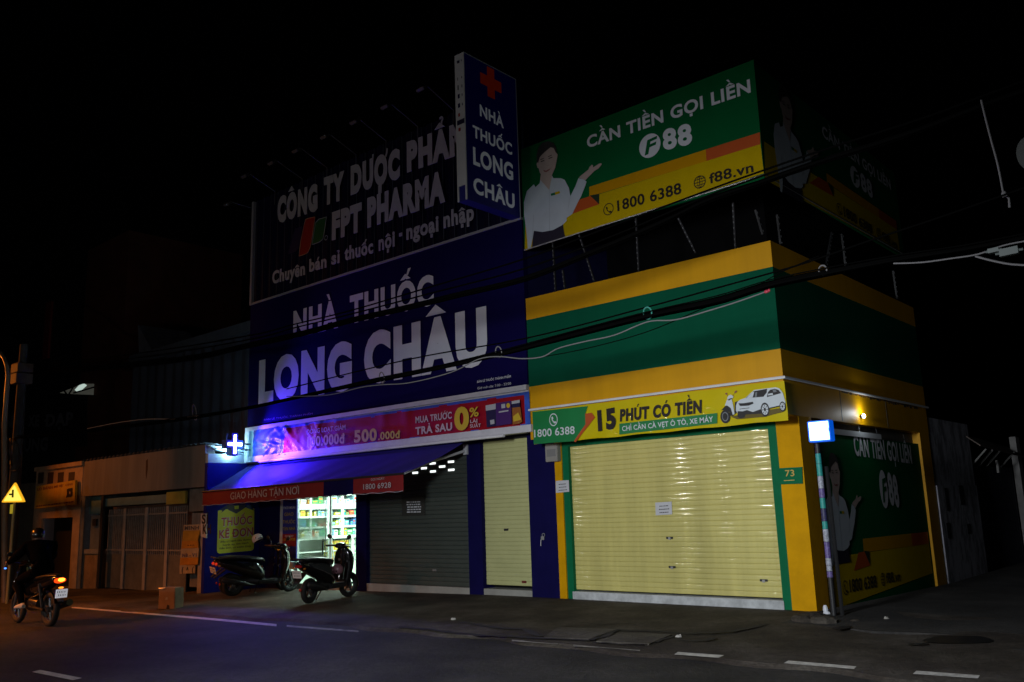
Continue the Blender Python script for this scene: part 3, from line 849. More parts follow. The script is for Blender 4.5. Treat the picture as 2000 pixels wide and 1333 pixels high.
# white jamb left of the door and lower panel under the hanging banner
B().box((-13.045, .425, .055), (-12.93, .47, 2.30)).build('door_jamb', mat('jamb_white', (.62, .66, .63), .45, var=.1), ph)
B().box((-12.925, .44, .06), (-12.39, .475, .53)).build('door_panel', mat('green_white_panel', (.50, .66, .56), .35, var=.08), ph)

# ---- interior furniture and goods
m_shelf = mat('shelf_white', (.75, .78, .75), .4)
sf = thing('shelf_unit', 'white display shelf full of medicine boxes along the left wall inside the lit pharmacy', 'shelf', (-13.7, 2.3, .012))
SB = (1.05, 1.30, 1.56, 1.86, 2.12, 2.38)
b = B()
for z in SB[1:]:
    b.box((-13.884, .75, z-.05 if z != 1.86 else z-.13), (-13.48, 4.2, z))
b.build('board', m_shelf, sf)
b = B()
for y in (.75, 1.62, 2.17, 2.62, 3.4, 4.18): b.box((-13.886, y-.03, 1.06), (-13.47, y+.03, 2.6))
b.build('upright', m_shelf, sf)
ct = thing('counter', 'white glazed pharmacy counter with rows of yellow boxes seen through the open door', 'counter', (-13.2, 2.4, .012))
B().box((-13.88, .75, .99), (-13.05, 4.2, 1.05)).build('counter_top', m_shelf, ct)
b = B(); b.box((-13.87, .78, .012), (-13.1, 4.18, .42)); b.build('counter_base', mat('counter_base', (.66, .72, .64), .4), ct)
b = B(); b.box((-13.87, .78, .68), (-13.12, 4.18, .70)); b.build('counter_shelf', m_shelf, ct)
b = B()
for y in (.80, 1.9, 2.63, 4.16): b.box((-13.11, y-.025, .42), (-13.06, y+.025, .99))
b.build('counter_post', m_shelf, ct)
k = random.Random(11)
palette = [('white', (.72,.74,.72)), ('white', (.7,.74,.72)), ('yellow', (.60,.48,.04)), ('blue', (.08,.20,.45)), ('teal', (.06,.32,.30)), ('orange', (.60,.22,.05)), ('green', (.10,.34,.12)), ('red', (.5,.05,.04)), ('pale blue', (.35,.55,.62))]
box_mats = {n: mat('box_' + n.replace(' ', '_'), c, .45) for n, c in palette}
shelf_names = {1.05: 'counter top', 1.30: 'lowest shelf', 1.56: 'second shelf', 1.86: 'third shelf', 2.12: 'top shelf', 2.38: 'top shelf'}
def medbox(x0, y0, z0, dx, dy, dz, cn, stripe, lab, grp):
    b = B(); m = box_mats[cn]; ms = box_mats[stripe]
    b.box((x0, y0, z0), (x0+dx, y0+dy, z0+dz), m)
    b.box((x0+dx+.0008, y0+dy*.12, z0+dz*.55), (x0+dx+.002, y0+dy*.88, z0+dz*.82), ms)
    b.box((x0+dx+.0008, y0+dy*.15, z0+dz*.20), (x0+dx+.002, y0+dy*.6, z0+dz*.30), ms)
    tag(b.build('medicine_box', None), lab, 'medicine box', grp)
for z in (1.05, 1.30, 1.56, 1.86):
    y = 1.18
    while y < 3.35:
        dy = k.uniform(.07, .2); dz = k.uniform(.09, .2) if z not in (1.56,) else k.uniform(.06, .15)
        if z == 1.05: dz = k.uniform(.12, .18)
        cn = k.choice(palette)[0]; st = k.choice([p[0] for p in palette if p[0] != cn])
        if z == 1.56 and 1.25 < y < 1.75: cn = 'yellow'
        if z == 1.56 and 1.75 <= y < 2.1: cn = 'pale blue'
        if z == 1.30 and y > 2.9: cn = 'blue'
        dx = k.uniform(.12, .3)
        medbox(-13.50-dx, y, z+.001, dx, dy-.012, dz, cn, st, '%s medicine box with %s print on the %s inside the pharmacy' % (cn, st, shelf_names[z]), 'medicine boxes on the pharmacy shelves')
        y += dy + k.choice([.0, .01, .05])
for zr in (.43, .56, .701, .83):
    y = 1.96 if zr > .5 else 2.0
    while y < 3.2:
        cn = 'yellow' if y < 2.55 else 'pale blue'
        medbox(-13.36, y, zr, .22, .135, .10, 'yellow' if cn == 'yellow' else 'white', 'orange' if cn == 'yellow' else 'green', '%s small box stacked inside the glazed counter' % ('yellow' if cn == 'yellow' else 'white'), 'small boxes inside the pharmacy counter')
        y += .155
# ceiling tubes reflected in the shop
for y in (1.3, 2.5):
    t = thing('ceiling_lamp', 'lit fluorescent tube under the pharmacy ceiling, the %s one' % ('front' if y < 2 else 'rear'), 'lamp', (-12.0, y, 2.66))
    b = B(); b.box((-12.7, y-.03, 2.655), (-11.3, y+.03, 2.68)); b.build('fitting', m_white, t)
    b = B(); b.tube([(-12.65, y, 2.63), (-11.35, y, 2.63)], .014); b.build('tube', mat('fluorescent', (1,1,1), emit=12, emit_col=(.9, 1, .95)), t)
# broom stick leaning inside the door
t = thing('mop', 'white mop handle leaning in the pharmacy doorway behind the right scooter', 'mop', (-11.0, .75, .02))
b = B(); p0 = hitY(645, 1062, .75); p1 = hitY(643, 1025, .80)
pa = hitY(649, 1066, .62); pb_ = hitY(643, 1021, .66); b.tube([pa + (pa - pb_)*1.2, pb_], .014); b.build('handle', m_white, t)
b = B(); bb = pa + (pa - pb_)*1.2; b.ell(bb, .09, .09, .10); b.build('mop_head', m_grey, t)

# ---- big navy sign over the shutters
sg = thing('shop_sign', 'huge navy blue sign panel with two lines of white letters over the awning', 'sign', (-9.3, 0, 3.75))
B().box((-13.87, 0, 3.752), (-4.785, .115, 6.86)).build('panel', m_pur, sg)
c11 = cv(460, 400, 3.33333)
b = B(sg)
text(b, 'NHÀ', PF, c11(376,862), c11(668,791), c11(376,706), m_letter, .045, .006, .004)
text(b, 'THUỐC', PF, c11(745,768), c11(1292,640), c11(745,606), m_letter, .045, .006, .004)
b.build('lettering', None, sg)
b = B(sg)
text(b, 'LONG', PF, c11(150,1282), c11(758,1178), c11(150,1040), m_letter, .065, .006, .004)
text(b, 'CHÂU', PF, c11(838,1150), c11(1642,1010), c11(838,868), m_letter, .065, .006, .004)
b.build('lettering', None, sg)
b = B(sg)
text(b, 'BÁN LẺ THUỐC THÀNH PHẨM', PF, c11(1575,1161), c11(1794,1125), c11(1575,1147), m_letter, .02, .006)
text(b, 'Giờ mở cửa: 7:00 - 22:00', PF, c11(1577,1204), c11(1795,1171), c11(1577,1189), m_letter, .0, .006)
text(b, 'BÁN LẺ THUỐC THÀNH PHẨM', PF, c9(545,168), c9(925,120), c9(545,155), mat('dim_letter', (.10,.08,.25), .5), .0, .006)
b.build('lettering', None, sg)
# ---- white frame and red banner
ff = thing('sign_frame', 'long white metal sign frame above the awning', 'frame', (-9.3, -.02, 2.9))
b = B()
b.box((-13.9, -.05, 3.66), (-4.78, .11, 3.75)); b.box((-13.9, -.05, 2.90), (-4.70, .11, 3.03)); b.box((-13.9, -.05, 3.031), (-13.72, .11, 3.659)); b.box((-13.719, .02, 3.031), (-4.79, .11, 3.659))
b.build('frame', mat('white_frame', (.60, .60, .62), .45, var=.12), ff)
b = B(); b.tube([(-13.15, -.10, 2.875), (-5.3, -.10, 2.875)], .03); b.build('cassette_tube', m_white, ff, smooth=True)
rb = thing('banner', 'long red plastic banner with yellow prices inside the white frame, crumpled at left', 'banner', (-9.3, -.06, 3.03))
m_red = mat('banner_red', (.32, .004, .008), .45, var=.12, scale=2, coat=.12, crough=.25, spec=.2)
m_lbl = mat('banner_blue_print_glow', (.035, .10, .50), .45, var=.25, scale=6, coat=.12, crough=.25, spec=.2)
PR = PlaneY(-.075)
tl, tr, br, bl = [corner(PR, c9, *p) for p in ((450,245),(2600,-62),(2612,210),(440,465))]
k = random.Random(2); fold = [(k.uniform(.0, .33), k.uniform(-2.0, 2.0), k.uniform(60, 150), k.uniform(.006, .02)) for _ in range(22)]
def rbf(s, t):
    p = tl.lerp(tr, s).lerp(bl.lerp(br, s), t); d = 0
    wgt = max(0.0, 1 - s/.40)
    for s0, sl, sh_, am in fold:
        q = (s - s0 - sl*(t-.2)*.05)*sh_; d += am*math.exp(-q*q)
    d *= (.15 + wgt)
    if s < .16: d += .014*math.sin(s*95 + 4*math.sin(t*6))*math.sin(t*7 + s*40)
    for s0 in (.09, .29, .37, .55, .63, .80):
        q = (s - s0)*60; d += .010*math.exp(-q*q)*(1-t)
    return p + Vector((0, .045 - d*1.2, 0))
m_rp = bpy.data.materials.new('red_banner_print'); m_rp.use_nodes = True
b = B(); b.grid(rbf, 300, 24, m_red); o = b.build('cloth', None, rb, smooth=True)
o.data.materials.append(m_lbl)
me = o.data
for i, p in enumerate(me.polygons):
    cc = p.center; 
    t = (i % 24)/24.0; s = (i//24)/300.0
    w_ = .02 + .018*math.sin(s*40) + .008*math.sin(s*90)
    if t < w_ + .04 or t > .93 - w_*.4 or s > .985 or s < .15: p.material_index = 1  # margins are print; the blue left end paints the blue LED light
b = B(rb)
def tb(txt, L, Rr, T, f, m, bold=.02): text(b, txt, PlaneY(-.10), f(*L), f(*Rr), f(*T), m, bold, .004)
m_gold = mat('banner_gold', (.60, .40, .02), .4); m_pink = mat('banner_pale', (.55, .42, .46), .4)
tb('ĐỒNG LOẠT GIẢM', (875,274), (1180,236), (875,240), c9, m_pink)
tb('100.000đ', (880,372), (1175,342), (880,300), c9, m_gold, .03)
tb('500', (1247,336), (1425,320), (1247,250), c9, m_gold, .04)
tb('.000đ', (1435,318), (1608,302), (1435,262), c9, m_gold, .025)
tb('MUA TRƯỚC', (558,434), (912,386), (558,374), c8, m_pink, .025)
tb('TRẢ SAU', (558,546), (915,500), (558,478), c8, m_pink, .035)
tb('0', (938,497), (1082,480), (938,300), c8, m_gold, .05)
tb('%', (1085,376), (1175,362), (1085,290), c8, m_gold, .02)
tb('LÃI', (1092,433), (1160,425), (1092,402), c8, m_pink, .02)
tb('SUẤT', (1090,479), (1195,470), (1090,448), c8, m_pink, .02)
b.build('lettering', None, rb)
b = B(); Q8 = lambda pts: [c8(*p) for p in pts]; PRR = PlaneY(-.10)
mp1 = mat('print_purple', (.05, .012, .12), .4); mp2 = mat('print_pale', (.42, .42, .45), .4); mp3 = mat('print_amber', (.30, .10, .012), .4); mp4 = mat('print_navy', (.01, .01, .05), .4)
b.art(PRR, Q8([(1242,262),(1340,243),(1345,462),(1252,474)]), mp4, .004); b.art(PRR, Q8([(1242,262),(1340,243),(1341,298),(1245,314)]), mp2, .006)
b.art(PRR, Q8([(1340,240),(1490,215),(1497,440),(1345,462)]), mp1, .004); b.art(PRR, Q8([(1395,250),(1432,244),(1434,285),(1397,291)]), mp2, .006)
b.disc(PRR, *c8(1462,262), 3.6, m_gold, .006); b.art(PRR, Q8([(1370,320),(1465,305),(1465,318),(1370,334)]), mp2, .006)
b.art(PRR, Q8([(1495,220),(1575,206),(1575,275),(1500,285)]), mp4, .004); b.art(PRR, Q8([(1495,220),(1575,206),(1575,235),(1497,248)]), mp2, .006); b.art(PRR, Q8([(1500,285),(1580,275),(1598,420),(1570,440),(1505,448)]), mp3, .004); b.art(PRR, Q8([(1510,370),(1560,330),(1590,400),(1515,420)]), m_gold, .006)
b.art(PRR, Q8([(1285,405),(1325,398),(1330,440),(1290,448)]), mp2, .006)
b.build('printed_products', None, rb)

# ---- corrugated roof sign
cs = thing('roof_sign', 'dark corrugated metal roof sign with raised grey letters and a three colour emblem', 'sign', (-9.3, 0, 6.9))
m_cor = mat('corrugated_navy', (.005, .005, .026), .7, var=.25, scale=3, spec=.08)
def corf(s, t):
    x = -13.86 + 9.07*s; ph_ = (x*2*math.pi/.32); wv = .018*max(-1, min(1, 2.2*math.sin(ph_)))
    return Vector((x, .045 - wv, 6.90 + (9.62 - 6.90)*t))
b = B(); b.grid(corf, 440, 1); b.build('corrugated_sheet', m_cor, cs)
b = B(); b.box((-13.90, -.02, 6.86), (-13.82, .06, 9.62)); b.box((-13.82, -.015, 6.865), (-4.79, .06, 6.915)); b.build('edge_trim', mat('trim_grey', (.30, .30, .33), .5), cs)
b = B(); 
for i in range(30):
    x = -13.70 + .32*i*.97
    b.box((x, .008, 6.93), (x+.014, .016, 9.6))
b.build('rib_highlight', mat('rib_light_line', (.045, .06, .08), .5), cs)  # pale strips paint the light lines along the ribs
m_rl = mat('raised_letter_grey', (.40, .40, .44), .5, var=.1, scale=6)
c12 = cv(460, 120, 4.0); c13 = cv(480, 380, 6.06)
PC = PlaneY(-.03)
b = B(cs)
def tc_(txt, L, Rr, T, f, bold=.07, tr=.0): text(b, txt, PC, f(*L), f(*Rr), f(*T), m_rl, bold, .004, .012, tr)
tc_('CÔNG', (327,1252), (640,1148), (327,1082), c12)
tc_('TY', (690,1112), (848,1060), (690,930), c12)
tc_('DƯỢC', (900,1028), (1285,893), (900,840), c12)
tc_('PHẨM', (1340,850), (1800,690), (1340,652), c12)
tc_('FPT', (1020,518), (1372,406), (1020,243), c13)
tc_('PHARMA', (1030,1284), (1637,1076), (1030,1090), c12)
b.build('lettering', None, cs)
b = B(cs)
tc_('Chuyên', (315,1057), (700,944), (315,920), c13, .035); tc_('bán', (752,913), (955,858), (752,775), c13, .035); tc_('sỉ', (1013,828), (1112,802), (1013,690), c13, .035)
tc_('thuốc', (1170,778), (1508,686), (1170,630), c13, .035)
tc_('nội', (932,298), (1037,266), (932,205), c11, .035); tc_('-', (1065,226), (1085,220), (1065,140), c11, .04); tc_('ngoại', (1113,226), (1322,168), (1113,132), c11, .035); tc_('nhập', (1355,150), (1553,94), (1355,52), c11, .035)
b.build('lettering', None, cs)
b = B(); Q13 = lambda pts: [c13(*p) for p in pts]
def emblem(pts, m, edge):
    b.art(PC, Q13(pts), m, .01)
    for i in range(len(pts)):
        p, q_ = [PC.to3(*PC.px(*c13(*e)), .012) for e in (pts[i], pts[(i+1) % len(pts)])]
        b.tube([p, q_], .009, edge, 4)
m_er = mat('emblem_red', (.28, .012, .010), .5); m_eg = mat('emblem_green', (.008, .085, .025), .5); m_eb = mat('emblem_navy', (.008, .008, .05), .5); m_ee = mat('emblem_edge', (.30, .33, .35), .5); m_eo = mat('emblem_edge_warm', (.42, .24, .15), .5)
emblem([(590,412),(672,382),(650,560),(630,640),(595,675),(505,706),(540,560)], m_eb, m_eb)
emblem([(870,296),(962,268),(932,470),(918,530),(880,565),(790,598),(815,440),(830,340)], m_eg, m_ee)
emblem([(712,300),(740,285),(825,268),(795,480),(768,630),(740,690),(700,712),(637,733),(655,560),(690,390)], m_er, m_eo)
b.disc(PC, *c13(955,515), 3.2, m_ee, .01, .75)
b.build('emblem', None, cs)
# floodlights on arms along the top of the roof sign
def flood(x, z0, lab, tip=None):
    t = thing('floodlight', lab, 'floodlight', (x, .02, z0), 'unlit floodlights along the roof sign')
    p0 = Vector((x, .02, z0)); p1 = tip or Vector((x, -.70, z0 + .26))
    b = B(); b.tube([p0 + Vector((0, 0, -.35)), p0, p1], .012, None, 6); b.build('arm', mat('arm_steel', (.08, .08, .085), .5), t)
    d = (p1 - p0).normalized(); b = B()
    c_ = p1 + Vector((-.12, -.06, -.02))
    b.obox(c_, (.11, .07, .03), Vector((1, 0, 0)), Vector((0, .8, .6)), Vector((0, -.6, .8))); b.build('lamp_head', mat('flood_grey', (.05, .05, .055), .6), t, bevel=.01)
    B().obox(c_ + Vector((0, .022, -.033)), (.09, .055, .003), Vector((1, 0, 0)), Vector((0, .8, .6)), Vector((0, -.6, .8))).build('lamp_glass', mat('flood_glass', (.14, .14, .15), .2), t)
fx = [-12.92, -11.76, -10.77, -9.69, -8.64, -7.61, -6.52]
on = ['leftmost', 'second from the left', 'third from the left', 'middle', 'third from the right', 'second from the right', 'rightmost']
for x, nme in zip(fx, on): flood(x, 9.66, 'slim unlit floodlight, %s of seven along the roof sign top' % nme)
flood(-13.88, 9.45, 'pale unlit floodlight sticking out left of the roof sign corner', Vector((-13.95, -.55, 9.50)))

# ---- blade sign; faint emission brightens face, letters, edge and cross, without an inner lamp
bs = thing('blade_sign', 'tall navy projecting blade sign with a red cross, standing out from the pharmacy', 'sign', (-4.9, 0, 6.9))
PBL = PlaneX(-4.80); c14 = cv(880, 80, 3.7)
yf = PBL.px(*c14(97,62)); yb = PBL.px(*c14(122,1100)); print('blade', yf, yb, PBL.px(*c14(473,288)), PBL.px(*c14(507,1262)))
ZT, ZB = 9.70, 6.90; YF = yb[0]
B().box((-5.02, YF, ZB), (-4.80, -.005, ZT)).build('box', mat('blade_navy_lift', (.008, .008, .12), .6, emit=.004, emit_col=(.02, .02, 1.0)), bs)
m_edge = mat('blade_white_edge', (.48, .51, .55), .6, var=.08, emit=.006, emit_col=(.8, .9, 1))
b = B()
b.box((-5.025, YF-.02, ZB+.28), (-4.795, YF-.001, ZT)); b.box((-5.025, YF-.02, ZB), (-4.99, YF-.001, ZB+.279)); b.box((-4.83, YF-.02, ZB), (-4.795, YF-.001, ZB+.279))
b.box((-4.7995, YF, ZT-.016), (-4.792, -.005, ZT)); b.box((-4.7995, -.022, ZB), (-4.792, -.005, ZT-.017))
b.build('white_edge', m_edge, bs)
b = B(); k = random.Random(4)
PE = PlaneY(YF - .021)
for (z, w_, h, m) in ((9.55,.06,.05,mp4),(9.22,.012,.06,m_ink),(9.05,.02,.09,m_ink),(8.88,.045,.08,m_navyp),(8.70,.05,.08,m_navyp),(8.52,.04,.06,m_er),(8.24,.05,.06,m_er)):
    b.box((-4.96, YF-.0245, z-h/2), (-4.96+w_, YF-.0205, z+h/2), m); 
    if z > 8.6: b.box((-4.86, YF-.0245, z-h*.3), (-4.845, YF-.0205, z+h*.3), m)
b.box((-4.99, YF-.025, 8.33), (-4.81, YF-.0205, 8.42), mp4)
b.build('edge_print', None, bs)
b = B(bs)
tq = lambda s_, L, Rr, T, bo=.03: text(b, s_, PBL, c14(*L), c14(*Rr), c14(*T), mat('blade_letter_lift', (.62, .66, .72), .6, emit=.045, emit_col=(.8, .88, 1.0)), bo, .006)  # letter emission is painted brightness, not a light behind them
tq('NHÀ', (211,540), (383,633), (211,463)); tq('THUỐC', (160,692), (444,826), (160,612)); tq('LONG', (163,888), (452,1008), (163,772), .035); tq('CHÂU', (165,1092), (463,1214), (165,988), .035)
b.build('lettering', None, bs)
b = B(); ca, cb = PBL.px(*c14(290,305)); w_, h_ = .11, .31
hw = .30
b.poly([PBL.to3(ca + a, cb + c_, .006) for a, c_ in ((-.10,.30),(.10,.30),(.10,.11),(.29,.11),(.29,-.11),(.10,-.11),(.10,-.30),(-.10,-.30),(-.10,-.11),(-.29,-.11),(-.29,.11),(-.10,.11))])
b.build('red_cross', mat('cross_red', (.30, .03, .01), .5, emit=.02, emit_col=(1.0, .06, .01)), bs)

# ---- awning
aw = thing('awning', 'dark blue fabric awning with a red lettered valance over the pharmacy door', 'awning', (-10.4, -.5, 2.2))
m_fab = mat('awning_fabric', (.020, .014, .20), .8, var=.12, scale=3)
m_val = mat('valance_red', (.26, .008, .012), .7, var=.1, scale=4)
A0, A1 = Vector((-13.88, .11, 2.86)), Vector((-6.50, .11, 2.86)); A2, A3 = Vector((-6.90, -1.08, 2.27)), Vector((-13.96, -1.08, 2.205))
def awf(s, t):
    p = A0.lerp(A1, s).lerp(A3.lerp(A2, s), t)
    return p + Vector((0, 0, -.035*math.sin(math.pi*t) + .016*math.sin(s*16)*math.sin(math.pi*t) + .007*math.sin(s*61 + t*4)*t))
b = B(); b.grid(awf, 120, 16); b.build('fabric', m_fab, aw, smooth=True)
PV = PlaneY(-1.095)
b = B()
xa0, xa1 = -13.96, -6.92
def valf(s, t):
    x = xa0 + (xa1 - xa0)*s; zt = 2.205 + (2.27-2.205)*s
    return Vector((x, -1.085 + .012*math.sin(s*44)*t - .0*t, zt - (.315 + (.010*math.sin(s*95) if t == 1 else 0))*t))
b.grid(valf, 180, 4, m_val)
o = b.build('valance', None, aw); o.data.materials.append(m_navyp)
xs = [PV.px(*c9(1010, 700))[0], PV.px(*c9(1237, 680))[0]]
for p in o.data.polygons:
    if xs[0] < p.center.x + o.parent.location.x < xs[1]: p.material_index = 1
b = B(); b.tube([(-13.96, -1.09, 2.205), (-6.92, -1.09, 2.27)], .022); b.build('front_bar', m_dark, aw)
b = B(); n = 60
b.tube([(xa0 + (xa1-xa0)*i/120, -1.10, 1.887 + .065*i/120 + .009*math.sin(i/120*95)) for i in range(121)], .007, None, 4); b.build('piping', mat('piping_grey', (.45, .43, .5), .5), aw)
b = B(aw)
tv = lambda s_, L, Rr, T, bo: text(b, s_, PlaneY(-1.115), c9(*L), c9(*Rr), c9(*T), mat('valance_letter', (.50, .42, .46), .6), bo, .003)
tv('GIAO HÀNG TẬN NƠI', (280,785), (816,741), (280,731), .005); tv('GỌI NGAY:', (1378,638), (1487,626), (1378,621), .005); tv('1800 6928', (1319,706), (1535,690), (1319,666), .01)
b.build('lettering', None, aw)
b = B(); b.tube([(-6.75, .40, 2.72), (-6.86, -.35, 2.52)], .028); b.tube([(-6.86, -.35, 2.52), (-6.92, -1.06, 2.27)], .02); b.box((-6.80, .36, 2.64), (-6.70, .42, 2.84)); b.build('folding_arm', mat('arm_white', (.55, .55, .57), .4), aw)

# ---- LED pharmacy cross
lc = thing('led_cross', 'glowing blue and white LED pharmacy cross projecting above the awning', 'lit sign', (-13.6, -.5, 3.0))
cy, cz = -.50, 3.315
def plus(b, x0, x1, a, w_, m):
    pts = [(-w_, a), (w_, a), (w_, w_), (a, w_), (a, -w_), (w_, -w_), (w_, -a), (-w_, -a), (-w_, -w_), (-a, -w_), (-a, w_), (-w_, w_)]
    b.slab([(x0, cy + p*.82, cz + q_*1.0) for p, q_ in pts], (x1 - x0, 0, 0), m)
b = B(); plus(b, -13.84, -13.60, .27, .10, mat('cross_case', (.03, .022, .14), .6)); b.build('case', None, lc)
b = B(); plus(b, -13.598, -13.585, .225, .036, mat('cross_glow', (1, 1, 1), emit=30, emit_col=(.22, .22, 1.0))); b.build('lit_cross', None, lc)
b = B(); plus(b, -13.870, -13.845, .24, .06, mat('cross_back_glow', (1, 1, 1), emit=110, emit_col=(.35, .75, 1.0))); b.build('lit_back', None, lc)
b = B(); b.tube([(-13.73, -.14, 3.34), (-13.73, .0, 3.34)], .02); b.tube([(-13.73, -.14, 3.20), (-13.73, .0, 3.20)], .02); b.build('bracket', m_dark, lc)
point_lamp('led_blue_light', (-13.40, -.46, 3.26), 520, (.07, .02, 1.0), .08, 'SPOT', (-12.4, .0, 3.06), 150, .5)
point_lamp('led_blue_light', (-12.30, -.40, 3.10), 260, (.07, .02, 1.0), .08, 'SPOT', (-12.0, .15, 2.75), 150, .4)  # blue lamp for an unseen LED row under the banner, apart from the cross
point_lamp('cross_cyan_light', (-13.52, -.30, 3.30), 4, (.15, .75, 1.0), .05)

# ---- poster on the side partition
PK = PlaneX(-13.892)
kp = thing('wall_poster', 'yellow rounded poster with red letters on the blue side wall behind the left scooters', 'poster', (-13.89, -.2, .75))
m_ky = mat('poster_yellow', (.62, .60, .02), .5, var=.06); m_kr = mat('poster_red', (.50, .06, .05), .5); m_ks = mat('poster_letter_edge', (.55, .52, .58), .5)
b = B()
pts = [(182,872),(262,858),(320,892),(400,845),(467,855),(463,1165),(455,1178),(440,1184),(195,1207),(180,1200),(174,1185)]
b.art(PK, [c9(*p) for p in pts], m_ky, .003)
b.art(PK, [c9(*p) for p in ((250,828),(400,822),(392,850),(325,895),(262,866))], mat('poster_shield', (.05, .04, .05), .5), .006)
b.art(PK, [c9(*p) for p in ((310,835),(345,833),(343,858),(312,860))], m_ky, .008)
b.art(PK, [c9(*p) for p in ((190,865),(250,830),(258,850),(205,890),(215,872))], mat('poster_ribbon', (.02, .03, .10), .5), .006)
b.art(PK, [c9(*p) for p in ((400,830),(465,826),(450,850),(468,872),(405,850))], mat('poster_ribbon', (.02, .03, .10), .5), .006)
b.build('print', None, kp)
b = B(kp)
for m, of, dx, bo in ((m_ks, .006, 1.5, .06), (m_kr, .009, 0, .025)):
    text(b, 'THUỐC', PK, c9(207+dx,991+dx), c9(447+dx,972+dx), c9(207+dx,930+dx), m, bo, of)
    text(b, 'KÊ ĐƠN', PK, c9(189+dx,1088+dx), c9(455+dx,1062+dx), c9(189+dx,1027+dx), m, bo, of)
for s_, y, x0, x1 in (('điều trị bệnh tiểu đường,', 1122, 200, 440), ('huyết áp, tim mạch', 1148, 220, 420), ('thần kinh, cơ xương khớp', 1174, 192, 440)):
    text(b, s_, PK, c9(x0, y), c9(x1, y-20), c9(x0, y-15), m_ink, .015, .006)
b.build('lettering', None, kp)
# ---- vertical banner by the door
PD = PlaneY(.405)
db = thing('door_banner', 'narrow vertical blue banner with yellow words left of the lit glass door', 'banner', (-12.65, .4, .55))
b = B(); a0 = PD.px(*c10(211, 700))[0]; a1 = PD.px(*c10(394, 700))[0]
b.box((a0, .406, .54), (a1, .424, 2.2)); b.build('sheet', mat('door_banner_blue', (.03, .03, .30), .5, var=.15), db)
b = B(db); Q10 = lambda pts: [c10(*p) for p in pts]
b.art(PD, Q10([(213,692),(392,684),(391,850),(212,852)]), m_val, .004)
b.art(PD, Q10([(245,985),(275,960),(280,925),(305,940),(315,985),(345,1005),(360,1045),(250,1050)]), mp4, .004)
for s_, L, Rr, T, m in (('TRỜI MƯA!', (222,368), (382,358), (222,338), m_letter), ('GIAO', (240,456), (358,450), (240,414), m_gold), ('THUỐC', (215,552), (382,550), (215,512), m_gold), ('TẬN NHÀ', (215,641), (382,637), (215,602), m_gold), ('GỌI NGAY', (246,730), (358,726), (246,706), m_letter), ('1800 6928', (220,781), (381,773), (220,750), m_gold)):
    text(b, s_, PD, c10(*L), c10(*Rr), c10(*T), m, .012, .008)
b.build('lettering', None, db)
# ---- dark notice on the grey shutter
c15 = cv(770, 940, 16.667)
paper([c15(*p) for p in ((240,490),(1000,470),(1010,1120),(250,1140))], PlaneY(.49), 'dark notice board with five pale lines hung on the grey shutter', 5, (.03, .03, .025), )
t = thing('door_lock', 'bright steel padlock and hasp on the navy pillar beside the cream shutter', 'lock', (-4.9, .4, 1.2))
x, z = PlaneY(.40).px(1061, 1051); b = B(); b.box((x-.04, .375, z-.035), (x+.03, .406, z+.03), m_steel); b.build('body', None, t, bevel=.006)
b = B(); b.torus((x+.02, .385, z+.05), (0, 1, 0), .03, .008, m_steel, 12, 6); b.build('shackle', None, t)
b = B(); b.tube([(x-.05, .395, z-.03), (x-.055, .39, z-.14)], .008, m_steel); b.build('hasp', None, t)
# ================================================================ houses on the left
YN = -1.02
PN = PlaneY(YN); c20 = cv(0, 780, 4.0); c21 = cv(240, 860, 4.167)
N = lambda u, v: PN.px(u, v)
nb = thing('old_house', 'old single storey house with a bare concrete fascia and a barred metal gate', 'building', (-17.3, 1.5, -.2))
m_con = mat('stained_concrete', (.24, .20, .17), .9, var=.35, scale=1.6, bump=.3, streak=True)
m_nside = mat('neighbour_white_side', (.62, .66, .66), .6, var=.12)
B().box((-20.72, YN, 2.33), (-14.03, YN+.25, 3.32)).build('fascia', m_con, nb)
b = B(); b.box((-14.029, YN+.01, 2.885), (-13.91, .6, 3.10)); b.build('side_wall', m_nside, nb)
b = B(); b.slab([(-14.02, YN+.08, 3.30), (-14.02, .6, 3.14), (-13.92, .6, 3.14), (-13.92, YN+.08, 3.30)], (0, 0, -.05)); b.slab([(-14.02, YN+.2, 3.22), (-14.02, .6, 3.06), (-13.905, .6, 3.06), (-13.905, YN+.2, 3.22)], (0, 0, -.03)); b.build('eave_board', m_nside, nb)
def roofc(s, t):
    x = -20.75 + 6.84*s
    return Vector((x, YN - .05 + 3.2*t, 3.36 - .12*t*2 + .022*math.sin(x*2*math.pi/.235)))
b = B(); b.grid(roofc, 260, 2); b.build('corrugated_roof', mat('roof_tin', (.35, .37, .40), .32, metal=.8, var=.3), nb)
b = B(); b.box((-20.7, .55, -.5), (-14.03, .65, 3.2)); b.box((-20.72, YN+.26, -.5), (-20.60, .55, 3.2)); b.build('wall', mat('dim_wall', (.10, .09, .085), .9, var=.3), nb)
b = B(); x = -16.97
b.poly([PN.to3(x, 3.12, .003), PN.to3(x+.10, 3.16, .003), PN.to3(x+.12, 2.9, .003), PN.to3(x+.06, 2.62, .003), PN.to3(x+.01, 2.8, .003)]); b.build('stain', mat('rust_stain', (.07, .03, .015), .9), nb)
